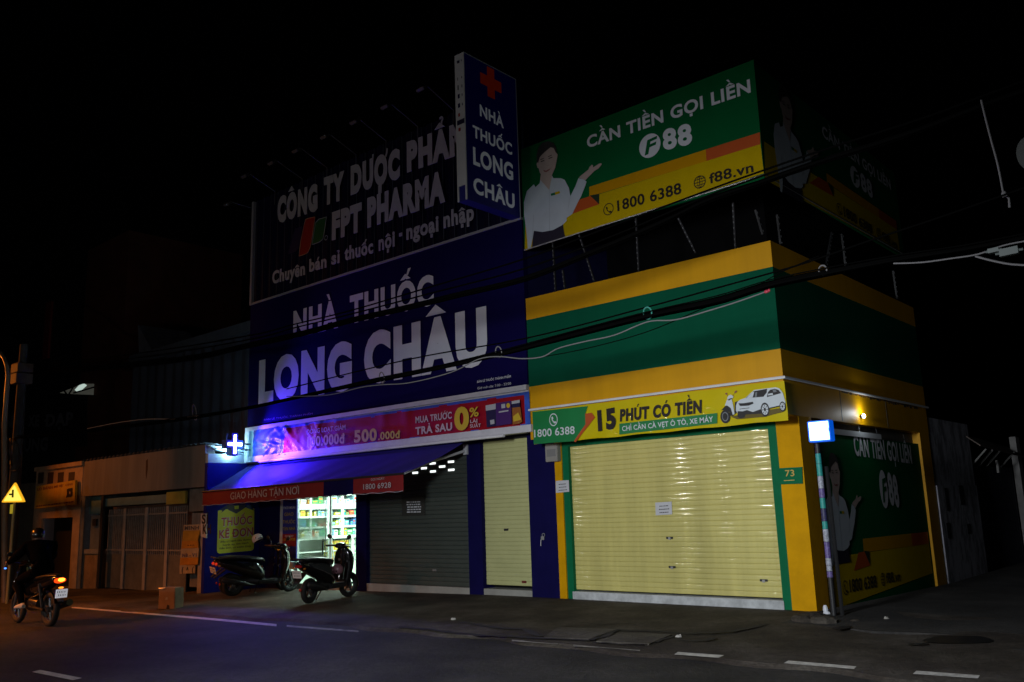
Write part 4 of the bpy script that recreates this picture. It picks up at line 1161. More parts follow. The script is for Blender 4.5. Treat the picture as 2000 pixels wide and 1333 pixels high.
# boards under the fascia
def nbox(name, u0, v0, u1, v1, m, y0=.0, th=.06, parent=nb, cat=None):
    x0, z0 = N(u0, v1); x1, z1 = N(u1, v0)
    return B().box((x0, YN + y0, z0), (x1, YN + y0 + th, z1)).build(name, m, parent)
m_teal = mat('teal_board', (.10, .22, .24), .6, var=.3, scale=3)
m_ply = mat('yellow_board', (.40, .34, .06), .6, var=.25, scale=3)
nbox('teal_board', 196, 966, 318, 990, m_teal, .10)
nbox('yellow_board', 319, 959, 357, 986, m_ply, .07)
nbox('metal_hood', 360, 953, 401, 1000, mat('hood_grey', (.16, .17, .17), .5, var=.3), .12)
nbox('side_panel', 164, 970, 190, 1005, m_teal, .14); nbox('side_panel', 164, 1006, 190, 1074, mat('blue_grey_door', (.17, .20, .22), .5, var=.3), .15)
nbox('small_box', 173, 1014, 181, 1028, m_dark, .10, .04)
nbox('sill', 160, 1074, 190, 1082, m_grey, .05, .2)
m_och = mat('ochre_plaster', (.32, .20, .10), .9, var=.35, scale=4, bump=.3)
nbox('pier', 152, 1083, 185, 1152, m_och, .08, .3)
nbox('post', 190, 968, 196, 1150, m_dark, .03, .06)
# gate
gt = thing('metal_gate', 'rusty barred metal gate with solid lower sheets under the concrete fascia', 'gate', (N(270, 1150)[0], YN+.2, -.2))
m_bar = mat('gate_bar_grey', (.26, .25, .24), .55, var=.35, scale=6); m_rust = mat('rusty_sheet', (.13, .07, .05), .8, var=.4, scale=4)
x0, z1 = N(197, 1000); x1, z0 = N(348, 1085); zb = -.16
yg = YN + .22
B().box((x0, yg, zb), (x1, yg+.03, z0)).build('lower_sheet', mat('grey_gate_sheet', (.12, .12, .115), .7, var=.35, scale=3), gt)
B().box((x0, yg+.12, z0), (x1, yg+.14, z1+.12)).build('rust_sheet', m_rust, gt)
nbars = 42
for i in range(nbars):
    x = x0 + (x1-x0)*(i+.5)/nbars
    b = B(); b.box((x-.014, yg-.01, z0-.02), (x+.014, yg+.018, z1 + .05)); b.build('bar', m_bar, gt)
for u in (228, 270, 311):
    x, _ = N(u, 1050); B().box((x-.07, yg-.035, zb), (x+.07, yg-.012, z1+.06)).build('post', mat('gate_post', (.33, .31, .30), .6, var=.3), gt)
for zz in (z0+.1, z1-.12):
    B().box((x0, yg-.02, zz-.02), (x1, yg-.011, zz+.02)).build('rail', m_bar, gt)
# right end: ribbed sheet, pillar, signs
xs0, zt = N(360, 1003); xs1, zb2 = N(392, 1060)
def ribf(s, t):
    x = xs0 + (xs1 - xs0)*s
    return Vector((x, YN+.20 + .012*math.sin(x*2*math.pi/.09), .0 + (zt - .0)*t))
b = B(); b.grid(ribf, 90, 1); b.build('ribbed_sheet', mat('ribbed_grey', (.17, .17, .16), .6, var=.3), nb)
b = B(); xa, _ = N(384, 1100); b.box((xa, YN+.03, -.3), (-14.03, YN+.24, 1.45)); b.build('pillar', mat('grey_pillar', (.28, .27, .26), .9, var=.4, scale=3, bump=.3), nb)
c22 = cv(340, 1000, 8.33)
def boardsign(name, pix, lab, m, words, mcol=m_ink, yo=0):
    pl = PlaneY(YN - .03 - yo); t = thing(name, lab, 'sign', pl.to3(*pl.px(*c22(*pix[3]))))
    b = B(); b.slab([pl.to3(*pl.px(*c22(*p))) for p in pix], (0, .03, 0)); b.build('board', m, t)
    if words:
        b = B(t)
        for s_, L, Rr, T in words: text(b, s_, pl, c22(*L), c22(*Rr), c22(*T), mcol, .04, .004)
        b.build('lettering', None, t)
m_sy = mat('sign_ochre', (.38, .24, .03), .6, var=.25, scale=5); m_sp = mat('sign_pale', (.36, .31, .22), .6, var=.25, scale=5); m_so = mat('sign_orange', (.42, .20, .02), .6, var=.25)
boardsign('ad_board', ((155,215),(430,205),(430,300),(150,310)), 'yellowed advert board reading MINH, topmost of the stack by the gate', m_sp, [('MINH', (172,295), (405,288), (172,238))], mat('faded_ink', (.06, .06, .08), .6))
boardsign('ad_board', ((145,312),(425,302),(380,470),(130,475)), 'plain faded yellow advert board, second from the top by the gate', m_sy, [])
boardsign('ad_board', ((128,478),(385,470),(395,585),(120,600)), 'orange advert board with a dark smudge, third from the top by the gate', m_so, [('...', (215,550), (330,545), (215,505))])
boardsign('ad_board', ((110,602),(400,588),(390,740),(100,750)), 'pale advert board with blue letters, fourth from the top by the gate', m_sp, [('NB - V1', (135,735), (365,728), (135,685))], mat('faded_blue_ink', (.06, .06, .16), .6))
boardsign('ad_board', ((98,752),(388,742),(380,860),(92,868)), 'plain bright orange advert board, second from the bottom by the gate', m_so, [])
boardsign('ad_board', ((90,870),(340,872),(335,1000),(88,1010)), 'cream advert board with dark marks, lowest of the stack by the gate', m_sp, [('(  ^  (', (125,985), (320,980), (125,905))])
boardsign('shop_board', ((435,30),(520,30),(520,430),(432,400)), 'narrow white board with big black letters at the navy side wall', mat('board_white', (.50, .50, .52), .6, var=.15), [('SĨ', (450,190), (560,190), (450,50)), ('KH', (465,355), (600,350), (465,215))])

# orange gatehouse
gh = thing('gatehouse', 'narrow ochre gate building lit by orange street light with a dark doorway', 'building', (-22.5, YN+.5, -.25))
m_or = mat('ochre_wall', (.46, .32, .20), .9, var=.3, scale=3, bump=.2)
gx0, gx1 = N(66, 1000)[0], N(157, 1000)[0]
ztop = 3.22; dx0, dx1 = N(77, 1080)[0], N(138, 1080)[0]; zd = N(110, 1012)[1]
b = B(); b.box((gx0, YN, -.6), (dx0, YN+.5, ztop)); b.box((dx1, YN, -.6), (gx1, YN+.5, ztop)); b.box((dx0, YN, zd), (dx1, YN+.5, ztop)); b.build('wall', m_or, gh)
b = B(); b.box((gx0-.05, YN-.06, ztop), (gx1+.03, YN+.52, ztop+.12)); b.build('cornice', m_or, gh)
b = B(); b.box((dx0, YN+.35, -.6), (dx1, YN+.5, zd)); b.build('dark_doorway', m_black, gh)
b = B(); b.box((gx1+.001, YN+.02, -.6), (gx1+.22, YN+.5, ztop-.05)); b.build('side_post', mat('blue_grey_post', (.16, .18, .22), .7, var=.3), gh)
b = B(); b.box((dx0, YN-.02, zd-.02), (dx0+.12, YN+.33, zd-.001)); b.box((dx0+.001, YN+.05, -.5), (dx0+.10, YN+.34, zd-.021)); b.build('door_jamb', mat('jamb_grey', (.2, .22, .26), .7), gh)
for u in (80, 99, 119, 140):
    x, z = N(u, 934); B().box((x-.22, YN-.006, z-.17), (x+.20, YN-.001, z+.17)).build('vent_opening', mat('vent_dark', (.05, .03, .02), .9), gh)
os_ = thing('shop_sign', 'yellow sign board with worn red text and a dark portrait panel on the ochre gatehouse', 'sign', (-22.5, YN-.1, 1.8))
pl = PlaneY(YN-.12); c23 = cv(60, 930, 14.81)
b = B(); b.slab([pl.to3(*pl.px(*c23(*p))) for p in ((170,300),(1285,120),(1270,830),(110,950))], (0, .07, 0)); b.build('board', mat('sign_yellow_old', (.58, .36, .03), .6, var=.2, scale=3), os_)
b = B(os_); mrr = mat('worn_red_ink', (.20, .05, .02), .6)
for s_, L, Rr, T in (('LÒ', (190,430), (320,410), (190,355)), ('BÁNH', (360,400), (640,365), (360,325)), ('MÌ', (680,345), (785,332), (680,285)), ('VIỆT', (820,325), (945,310), (820,265)), ('CẢNH', (1005,295), (1215,265), (1005,235))):
    text(b, s_, pl, c23(*L), c23(*Rr), c23(*T), mrr, .03, .004)
k = random.Random(9)
x = 160
while x < 1190:
    w_ = k.uniform(30, 90); y = 860 - (x-160)*.125
    b.art(pl, [c23(x, y), c23(x+w_, y-w_*.125), c23(x+w_, y+38-w_*.125), c23(x, y+38)], mrr, .004); x += w_ + 16
b.art(pl, [c23(*p) for p in ((1045,390),(1100,360),(1215,345),(1215,590),(1160,610),(1020,630),(1050,520))], m_ink, .004)
b.art(pl, [c23(*p) for p in ((1115,460),(1140,440),(1160,480),(1150,540),(1120,500))], mat('portrait_pale', (.4,.28,.2), .6), .006)
b.build('lettering', None, os_)
# green-grey wall left of the gatehouse
lw = thing('boundary_wall', 'dark mossy boundary wall left of the ochre gatehouse', 'wall', (-25.5, YN+.2, -.3))
B().box((-32, YN+.15, -.8), (gx0-.06, YN+.35, 2.9)).build('wall', mat('mossy_wall', (.10, .09, .07), .9, var=.4, scale=3), lw)

# dark tower building behind, with its bicycle shop sign
PT_ = PlaneY(3.0)
tw = thing('tower_building', 'tall dark brown building tower rising behind the gatehouse at left', 'building', (PT_.px(210, 900)[0], 4.5, 0))
tx0, tzt = PT_.px(172, 490); tx1, _ = PT_.px(250, 497)
B().box((tx0, 3.0, -.5), (tx1, 8, tzt)).build('tower', mat('red_brown_wall', (.09, .022, .010), .85, var=.35, scale=1.5), tw)
sx0 = PT_.px(-140, 800)[0]
b = B(); b.slab([(sx0, 3.2, 5.0), (tx0-.01, 3.2, 5.0), (tx0-.01, 3.2, tzt-1.2), (sx0, 3.2, PT_.px(-140, 560)[1]-.3)], (0, 4, 0)); b.build('wing', mat('blue_black_glass', (.012, .014, .02), .5), tw)
xq, zq = PT_.px(85, 665)
B().box((xq-.3, 3.1, PT_.px(85, 700)[1]), (xq+.3, 3.199, PT_.px(85, 592)[1])).build('red_strip', mat('red_panel', (.20, .01, .01), .6), tw)
B().box((sx0, 3.05, .0), (tx0-.01, 3.25, 5.0 - .02)).build('shop_front', mat('dark_front', (.02, .02, .022), .8), tw)
bs2 = thing('shop_sign', 'dark shop sign with big dim grey letters about bicycles behind the utility pole', 'sign', (sx0+4, 3.0, 4.0))
pl = PlaneY(2.98)
b = B(); b.slab([pl.to3(*pl.px(*p)) for p in ((-140,800),(170,770),(170,872),(-140,900))], (0, .05, 0)); b.build('board', mat('sign_black', (.012, .012, .016), .6), bs2)
b = B(bs2); mg = mat('dim_grey_letter', (.16, .16, .20), .7, var=.3, scale=3)
text(b, 'BÁN', pl, c20(-220,228), c20(110,218), c20(-220,140), mg, .04, .006); text(b, 'XE', pl, c20(215,214), c20(305,209), c20(215,132), mg, .04, .006); text(b, 'ĐẠP', pl, c20(345,213), c20(568,198), c20(345,125), mg, .04, .006)
text(b, 'PHỤ', pl, c20(-120,420), c20(90,410), c20(-120,330), mg, .04, .006); text(b, 'TÙNG', pl, c20(130,408), c20(372,396), c20(130,320), mg, .04, .006)
b.build('lettering', None, bs2)
# lit skylight truss
tr_ = thing('roof_truss', 'lit gap under a steel roof truss glowing pale green behind the dark sign', 'roof', (PT_.px(150, 780)[0], 3.2, 4.9))
pl = PlaneY(2.9); b = B()
b.poly([pl.to3(*pl.px(*p)) for p in ((116,768),(160,750),(184,750),(183,772),(140,770))]); b.build('lit_ceiling', mat('lit_ceiling', (.6, .62, .55), emit=.035, emit_col=(.75, .75, .62)), tr_)
b = B(); b.poly([pl.to3(*pl.px(*p), .004) for p in ((146,762),(156,751),(165,750),(170,753),(160,762),(150,765))]); b.build('lamp_glow', mat('lamp_glow', (1,1,1), emit=.55, emit_col=(.8, 1, .9)), tr_)
b = B()
for p, q_ in (((123,759),(131,770)), ((145,755),(136,770)), ((145,768),(184,757)), ((113,768),(162,749)), ((113,770),(186,774))):
    b.tube([pl.to3(*pl.px(*p), .02), pl.to3(*pl.px(*q_), .02)], .035, None, 4)
b.build('truss_bar', m_black, tr_)
# long dark shed behind the old house
sh2 = thing('shed', 'long dark blue grey corrugated shed behind the old house', 'building', (-19, 3.5, 0))
PG_ = PlaneY(2.2)
a0, zb_ = PG_.px(262, 715); a1, zt_ = PG_.px(486, 688)
def shf(s, t):
    x = a0 + (-13.95 - a0)*s
    return Vector((x, 2.2 + .04*math.sin(x*2*math.pi/.6), -.3 + (zb_ + .3)*t))
b = B(); b.grid(shf, 160, 1); b.build('ribbed_wall', mat('shed_wall', (.045, .05, .07), .85, var=.4, scale=.8), sh2)
B().box((a0, 2.0, zb_), (-13.95, 6, zb_+.32)).build('eave', mat('shed_eave', (.08, .09, .11), .7, var=.3), sh2)
b = B(); g = [PG_.px(*p) for p in ((248,632),(250,695),(282,695))]; b.slab([(x, 2.6, z) for x, z in g], (0, 2, 0)); b.build('gable', mat('gable_grey', (.15, .16, .20), .8, var=.3), sh2)

# ---- utility pole, bent pole, warning sign
up_ = thing('utility_pole', 'worn concrete utility pole carrying the cables at far left', 'pole', (-20.2, -3.0, gz(-20.2, -3.2)))
m_pole = mat('pole_concrete', (.05, .047, .044), .9, var=.45, scale=3, bump=.3)
b = B(); b.tube([(-20.2, -3.0, -.3), (-20.2, -3.0, 3.0), (-20.28, -3.0, 6.45)], [.17, .14, .10], None, 12); b.build('shaft', m_pole, up_, smooth=True)
b = B(); b.box((-20.55, -3.22, 5.35), (-20.05, -2.8, 5.62)); b.box((-20.52, -3.2, 5.66), (-20.05, -2.8, 5.9)); b.build('bracket_box', mat('box_brown', (.07, .05, .04), .8, var=.3), up_)
b = B(); b.torus((-20.1, -3.2, 3.5), (.3, 1, .1), .35, .02, None, 20, 6); b.torus((-20.0, -3.18, 3.4), (-.2, 1, .2), .42, .015, None, 20, 6); b.build('cable_coil', m_dark, up_)
bp_ = thing('street_lamp', 'slim curved lamp post glowing orange at the left edge of the frame', 'street lamp', (-20.9, -3.6, gz(-21, -4)))
pl = PlaneY(-3.6)
pp = [pl.to3(*pl.px(*p)) for p in ((9,1185),(9,960),(9,830),(13,770),(16,735),(14,715),(8,700),(-12,672),(-60,630),(-120,605))]
b = B(); b.tube(pp, [.07,.07,.065,.06,.06,.055,.05,.045,.045,.04], None, 10); b.build('post', mat('lamp_post_paint', (.20, .15, .10), .5, var=.2), bp_, smooth=True)
hd = Vector(SODIUM)
b = B(); b.ell(hd + Vector((.0, 0, .13)), .38, .15, .09); b.build('lamp_head', m_dark, bp_, smooth=True)
b = B(); b.tube([pp[-1], hd + Vector((.25, .05, .14))], .035, None, 8); b.build('arm', m_dark, bp_)
ws = thing('warning_sign', 'bright reflective yellow triangular warning sign beside the dark pole at far left', 'road sign', (-19.3, -3.75, gz(-19, -4)))
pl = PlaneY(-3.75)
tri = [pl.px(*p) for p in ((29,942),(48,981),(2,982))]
cx_, cz_ = sum(p[0] for p in tri)/3, sum(p[1] for p in tri)/3
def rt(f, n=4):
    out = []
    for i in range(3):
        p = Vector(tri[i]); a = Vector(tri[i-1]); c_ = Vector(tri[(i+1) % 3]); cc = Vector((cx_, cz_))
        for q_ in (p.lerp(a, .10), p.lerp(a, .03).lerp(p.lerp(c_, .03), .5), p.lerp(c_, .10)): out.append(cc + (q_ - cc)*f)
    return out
b = B(); b.slab([pl.to3(*p) for p in rt(1.0)], (0, .03, 0)); b.build('plate', mat('sign_amber_painted_glow', (.9, .45, .02), .4, emit=.9, emit_col=(1.0, .50, .02)), ws)  # reflective plate; the light it throws back is painted as emission
b = B(); b.poly([pl.to3(*p, .006) for p in rt(.80)]); b.build('face', mat('sign_yellow_painted_glow', (.9, .75, .2), .4, emit=1.1, emit_col=(1.0, .85, .12)), ws)  # reflective face, its shine also painted as emission
b = B()
for p, q_ in (((27,957),(26.5,972)), ((26.6,966),(20.5,966))):
    b.tube([pl.to3(*pl.px(*p), .016), pl.to3(*pl.px(*q_), .016)], .028, None, 4)
b.build('road_symbol', m_ink, ws)
xp, _ = pl.px(23, 990)
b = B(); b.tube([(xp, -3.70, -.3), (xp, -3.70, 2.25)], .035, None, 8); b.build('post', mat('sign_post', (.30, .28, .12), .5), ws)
b = B(); b.box((xp-.08, -3.76, 1.86), (xp+.06, -3.74, 2.08)); b.build('tag', mat('sign_tag_painted_glow', (.6, .5, .05), emit=.25, emit_col=(1, .8, .05)), ws)  # tag shine painted as emission, like the plate

# cardboard box
bx = thing('cardboard_box', 'worn cardboard box with a torn corner standing at the roadside before the gate', 'box', (0, 0, 0))
p = hitG(322, 1190); ang = R(24)
bx.location = (p.x, p.y + .12, gz(p.x, p.y)); bx.rotation_euler = (0, 0, ang)
m_card = mat('cardboard', (.22, .14, .08), .85, var=.2, scale=6)
s_ = .19
b = B(); b.box((-s_, -s_*.7, 0), (s_, s_*.7, .40)); b.build('body', m_card, bx, bevel=.008)
b = B(); b.slab([(-s_, -s_*.7, .402), (-s_+.16, -s_*.7, .402), (-s_+.10, -s_*.7-.02, .375), (-s_, -s_*.7-.01, .38)], (0, -.003, 0)); b.build('tape', mat('box_tape', (.5, .46, .38), .3), bx)
b = B(); b.poly([(.0, -s_*.7-.003, .0), (.08, -s_*.7-.003, .0), (.07, -s_*.7-.003, .07), (.02, -s_*.7-.003, .09)]); b.build('torn_hole', m_ink, bx)
b = B(); b.poly([(-.03, -s_*.7-.003, .17), (.03, -s_*.7-.003, .18), (.02, -s_*.7-.003, .23), (-.02, -s_*.7-.003, .22)]); b.build('print_mark', m_grey, bx)
# ================================================================ alley on the right
aw_ = thing('alley_wall', 'peeling grey plaster wall in the dark alley beside the corner shop', 'wall', (-.1, 8.3, -.2))
def peel_mat():
    m = bpy.data.materials.new('peeling_plaster'); m.use_nodes = True
    n = m.node_tree.nodes; l = m.node_tree.links; p = n['Principled BSDF']
    tc = n.new('ShaderNodeTexCoord'); mp = n.new('ShaderNodeMapping'); mp.inputs['Scale'].default_value = (1, 1, .45); l.new(tc.outputs['Object'], mp.inputs[0])
    a = n.new('ShaderNodeTexNoise'); a.inputs['Scale'].default_value = 3.6; a.inputs['Detail'].default_value = 9; a.inputs['Roughness'].default_value = .7; l.new(mp.outputs[0], a.inputs['Vector'])
    r = n.new('ShaderNodeValToRGB'); r.color_ramp.elements[0].position = .42; r.color_ramp.elements[0].color = (.16, .16, .18, 1); r.color_ramp.elements[1].position = .56; r.color_ramp.elements[1].color = (.42, .42, .48, 1)
    l.new(a.outputs[0], r.inputs[0]); l.new(r.outputs[0], p.inputs['Base Color']); p.inputs['Roughness'].default_value = .9
    return m
m_peel = peel_mat()
B().box((-.25, 6.66, -.5), (.02, 9.6, 1.75)).build('lower_wall', m_peel, aw_)
B().box((-.25, 6.66, 1.751), (-.01, 9.6, 3.1)).build('upper_wall', m_peel, aw_)
b = B(); k = random.Random(8)
for y, z, dy, dz in ((7.1,1.25,.18,.45),(8.15,1.35,.25,.40),(8.4,.75,.22,.2),(6.95,.72,.2,.3)):
    b.box((.015, y, z), (.028, y+dy, z+dz))
b.build('wall_hole', m_black, aw_)
ag = thing('alley_gate', 'dark corrugated sheet gate with a patched tin canopy further up the alley', 'gate', (-.1, 11.5, -.2))
def agf(s, t):
    y = 9.62 + 4.2*s
    return Vector((-.15 + .03*math.sin(y*2*math.pi/.25), y, -.4 + 2.6*t))
b = B(); b.grid(agf, 120, 1); b.build('corrugated_sheet', mat('alley_tin', (.05, .055, .075), .6, var=.4), ag)
b = B(); b.slab([(-.2, 9.4, 3.0), (-.2, 14.0, 2.75), (.25, 14.0, 2.45), (.25, 9.4, 2.62)], (0, 0, -.03)); b.build('canopy', mat('rusted_tin', (.16, .12, .10), .7, var=.5, scale=3), ag)
b = B()
for y in (9.9, 10.5, 11.2, 12.6): b.tube([(-.1, y, 2.2), (.2, y+.15, 2.55)], .02)
b.build('canopy_strut', m_grey, ag)
b = B(); b.box((-.1, 13.9, -.4), (.05, 14.3, 3.0)); b.build('post', m_grey, ag)
b = B(); b.box((-.05, 11.9, 2.05), (.0, 12.05, 2.35)); b.build('hinge_plate', m_grey, ag)

# LED box sign on a pole wrapped with stickers
lb = thing('lightbox_sign', 'small bright cyan white LED box sign on a sticker covered pole at the shop corner', 'lit sign', (.36, .13, 0))
b = B(); b.box((.325, -.10, 2.33), (.635, .06, 2.62)); b.build('case', mat('box_blue_case', (.02, .12, .60), .4, emit=.5, emit_col=(.0, .14, 1.0)), lb, bevel=.01)
b = B(); b.box((.352, -.108, 2.352), (.622, -.102, 2.60)); b.build('lit_face', mat('box_lit_face', (1, 1, 1), emit=4, emit_col=(.35, .86, 1.0)), lb)
b = B(lb); pl = PlaneY(-.109); text(b, '3', pl, (1616,842), (1620,842), (1616,836), m_ink, .02, .003); b.build('lettering', None, lb)
b = B(); b.tube([(.36, .10, .02), (.36, .10, 2.40)], .035, m_dark, 10); b.build('pole', None, lb, smooth=True)
b = B(); b.tube([(.445, .17, .0), (.43, .17, 2.0)], .028, m_black, 8); b.build('dark_pipe', None, lb, smooth=True)
k = random.Random(12); z = 2.18
stc = [mat('sticker_teal', (.03, .34, .30), .5, var=.3, scale=30), mat('sticker_white', (.40, .42, .50), .5, var=.6, scale=40), mat('sticker_violet', (.16, .12, .34), .5, var=.7, scale=40), mat('sticker_teal', (.03, .34, .30), .5), mat('sticker_dark', (.04, .04, .12), .5, var=.8, scale=45)]
i = 0
while z > .55:
    h = k.uniform(.07, .22); h = min(h, z - .5)
    b = B(); b.tube([(.36, .10, z-h+.004), (.36, .10, z)], .0385 + .001*(i % 2), None, 12, cap=False)
    o = b.build('sticker', stc[0] if i in (0, 1, 12) else k.choice(stc), lb, smooth=True); z -= h; i += 1
point_lamp('lightbox_light', (.50, -.24, 2.47), 1.3, (.45, .80, 1.0), .08)
t = thing('rubble_heap', 'low heap of broken concrete at the foot of the sticker covered pole', 'rubble', (.42, -.05, 0))
k = random.Random(21)
for i in range(9):
    b = B(); x, y, r = .40 + k.uniform(-.45, .45), -.15 + k.uniform(-.35, .2), k.uniform(.05, .15)
    b.ell((x, y, gz(x, y) + r*.15), r*1.3, r, r*.45, None, 7, 5, Matrix.Rotation(k.uniform(0, 3), 3, 'Z')); b.build('stone', paving, t)
t = thing('white_bag', 'scrap of shiny white plastic at the foot of the yellow pillar', 'litter', (.22, .1, 0))
b = B(); b.ell((.20, .22, .07), .035, .03, .075, None, 7, 6); b.ell((.22, .20, .03), .05, .03, .03, None, 7, 5); b.build('plastic', mat('shiny_plastic', (.7, .72, .78), .15), t)

# satellite dish on a mast across the alley
sd = thing('satellite_dish', 'pale satellite dish cut off by the right edge of the frame', 'satellite dish', (3.6, 8.5, 0))
pc = hitY(2004, 303, 8.0)
M_ = Matrix.Rotation(R(-35), 3, 'Z') @ Matrix.Rotation(R(100), 3, 'Y')
b = B(); rings = []
for i in range(1, 7):
    r_ = .36*i/6; rings.append([pc + M_ @ Vector((r_*math.cos(a), r_*math.sin(a), .12*(i/6)**2)) for a in [2*math.pi*j/24 for j in range(24)]])
b.ring_loft(rings); b.build('dish', mat('dish_grey', (.50, .52, .50), .6), sd, smooth=True)
b = B(); b.tube([pc + M_ @ Vector((.3, 0, .12)), pc + M_ @ Vector((0, 0, .4))], .012); b.build('feed_arm', m_dark, sd)
b = B(); b.tube([Vector((pc.x+.25, pc.y+.3, -.4)), Vector((pc.x+.25, pc.y+.3, pc.z)), pc], .035); b.build('mast', m_dark, sd)

# ================================================================ cables
def cable(lab, px, y, r, m, group='overhead cables along the street', n=6, parts=None):
    P = [hitY(u, v, y) for u, v in px]
    # smooth (Catmull-Rom)
    Q = []
    for i in range(len(P)-1):
        p0, p1, p2, p3 = P[max(i-1, 0)], P[i], P[i+1], P[min(i+2, len(P)-1)]
        for j in range(n):
            t = j/n
            Q.append(.5*((2*p1) + (p2-p0)*t + (2*p0-5*p1+4*p2-p3)*t*t + (3*p1-p0-3*p2+p3)*t**3))
    Q.append(P[-1])
    b = B(); b.tube(Q, r, None, 6)
    return tag(b.build('cable', m, None, smooth=True), lab, 'cable', group)
m_cab = mat('cable_black', (.003, .003, .003), 1.0, spec=0.0)
m_cabw = mat('cable_white', (.15, .145, .15), .7)
low = [(-60,862),(60,852),(160,843),(250,833),(380,815),(480,798),(610,769),(740,741),(860,717),(975,691),(1120,652),(1265,616),(1400,586),(1500,556),(1610,532),(1750,505),(1880,486),(2000,463),(2150,430)]
for i, (dv, r_, dy) in enumerate(((1,.022,0),(5,.020,.05),(-3,.016,.03),(8,.010,.10),(-7,.007,-.05),(3,.014,-.09),(-1,.012,.14))):
    k = random.Random(i)
    cable('black cable in the thick lower bundle across both shopfronts', [(u, v + dv*(.3 + .7*min(1, max(0, (u-500)/900))) + k.uniform(-1.2, 1.2)) for u, v in low], -3.0 + dy, r_, m_cab, 'black cables of the lower bundle')
cable('thin pale cable drooping under the lower black cable bundle', [(560,775),(640,772),(705,757),(745,752),(800,748),(880,728),(935,702),(975,697),(1020,701),(1060,697),(1090,681),(1140,668),(1200,655),(1265,629),(1320,625),(1385,607),(1440,590),(1497,570)], -3.12, .008, m_cabw, 'pale cables under the lower bundle')
cable('thin pale cable running along the lower bundle past the right corner of the shop', [(1745,515),(1800,513),(1860,505),(1910,497),(1960,480),(2010,470)], -3.12, .008, m_cabw, 'pale cables right of the corner')
cable('short pale cable end hanging at the right edge of the frame', [(1905,501),(1935,509),(1970,516),(2010,519)], -3.1, .010, m_cabw, 'pale cables right of the corner')
cable('thin pale cable left of the pharmacy between two loops', [(170,838),(230,826),(290,819),(352,819),(375,813),(410,812),(465,803)], -3.0, .010, mat('cable_warm', (.30,.24,.20), .4))
cable('thin black wire over the green band of the corner shop', [(560,760),(800,702),(1028,661),(1265,600),(1400,563),(1512,532),(1582,511),(1700,470),(1850,420),(2050,350)], -2.9, .010, m_cab)
cable('thin black wire sagging below the lower bundle on the green band', [(1000,702),(1060,697),(1150,680),(1265,648),(1380,600),(1450,575),(1520,535),(1600,500)], -2.9, .006, m_cab)
upc = [(-60,742),(60,728),(250,712),(380,697),(480,675),(592,650),(685,625),(790,601),(900,574),(1024,544),(1150,495),(1280,440),(1380,392),(1480,358),(1600,316),(1700,285),(1800,252),(1930,202),(2000,178),(2100,140)]
for i, (dv, r_) in enumerate(((0,.019),(4,.016),(-3,.012),(6,.010),(2,.016))):
    cable('black cable in the upper bundle crossing the white words and the billboard foot', [(u, v+dv) for u, v in upc], -2.75 + .05*i, r_, m_cab, 'black cables of the upper bundle')
cable('upper of two thin black wires across the white letters', [(-40,725),(250,693),(480,657),(574,634),(685,607),(850,558),(1024,506),(1200,440),(1380,373),(1480,337),(1600,296),(1800,232),(1930,184),(2050,140)], -2.8, .012, m_cab)
cable('lower of two thin black wires across the white letters', [(-40,735),(250,702),(480,665),(574,641),(685,614),(850,571),(1024,525),(1200,460),(1380,384),(1480,347),(1600,305)], -2.8, .012, m_cab)
cable('white rope hanging straight down from the upper cables at right', [(1916,196),(1923,225),(1935,272),(1948,320),(1957,365),(1959,377)], -2.8, .009, m_cabw, 'rope')
b = B(); p = hitY(1961, 380, -2.8); b.ell(p, .025, .025, .035, None, 8, 6); q_ = hitY(1972, 406, -2.8); b.tube([p, (p+q_)/2 + Vector((.02, 0, .02)), q_], [.012, .009, .012]); tag(b.build('rope_knot', m_cabw), 'white rope knot with a short tail hanging at the right', 'rope')
def ring(u, v, w_, lab, m=None, y=-3.0):
    p = hitY(u, v, y); q_ = hitY(u+w_, v, y); b = B(); b.torus(p, (.3, 1, .2), (q_-p).length, .009, None, 18, 6)
    tag(b.build('cable_tie', m or m_cabw), lab, 'cable tie')
ring(380, 806, 8, 'pale loop tie on the cables above the old house', m_cabw)
ring(746, 738, 7, 'small pale loop tie under the big white letters', m_cabw)
ring(974, 688, 8, 'pale loop tie where the navy sign ends', m_cabw)
ring(1265, 612, 10, 'pale green loop tie on the cables before the green band', mat('tie_green', (.05, .30, .24), .5))
ring(1607, 528, 9, 'pale loop tie on the cables past the shop corner', m_cabw)
for u, v, s_, lab in ((1941, 490, .045, 'smaller pale cable joint box hanging right of the corner'), (1971, 492, .075, 'larger pale cable joint box hanging near the right edge')):
    p = hitY(u, v, -3.15); b = B(); b.obox(p, (s_, .03, s_*.45), Vector((1, .1, .05)).normalized(), Vector((0, 1, 0)), Vector((0, 0, 1))); b.tube([p + Vector((-s_*1.5, 0, 0)), p + Vector((s_*1.5, 0, 0))], .012); tag(b.build('joint_box', mat('joint_grey', (.10, .12, .115), .5)), lab, 'cable joint')
p = hitY(1497, 570, -3.12); b = B(); b.ell(p, .03, .02, .02, None, 8, 6); b.ell(p + Vector((.03, 0, .008)), .015, .012, .018, None, 8, 6); tag(b.build('cable_clip', mat('clip_red', (.45, .03, .06), .5)), 'tiny red clip on the pale cable at the shop corner', 'cable clip')
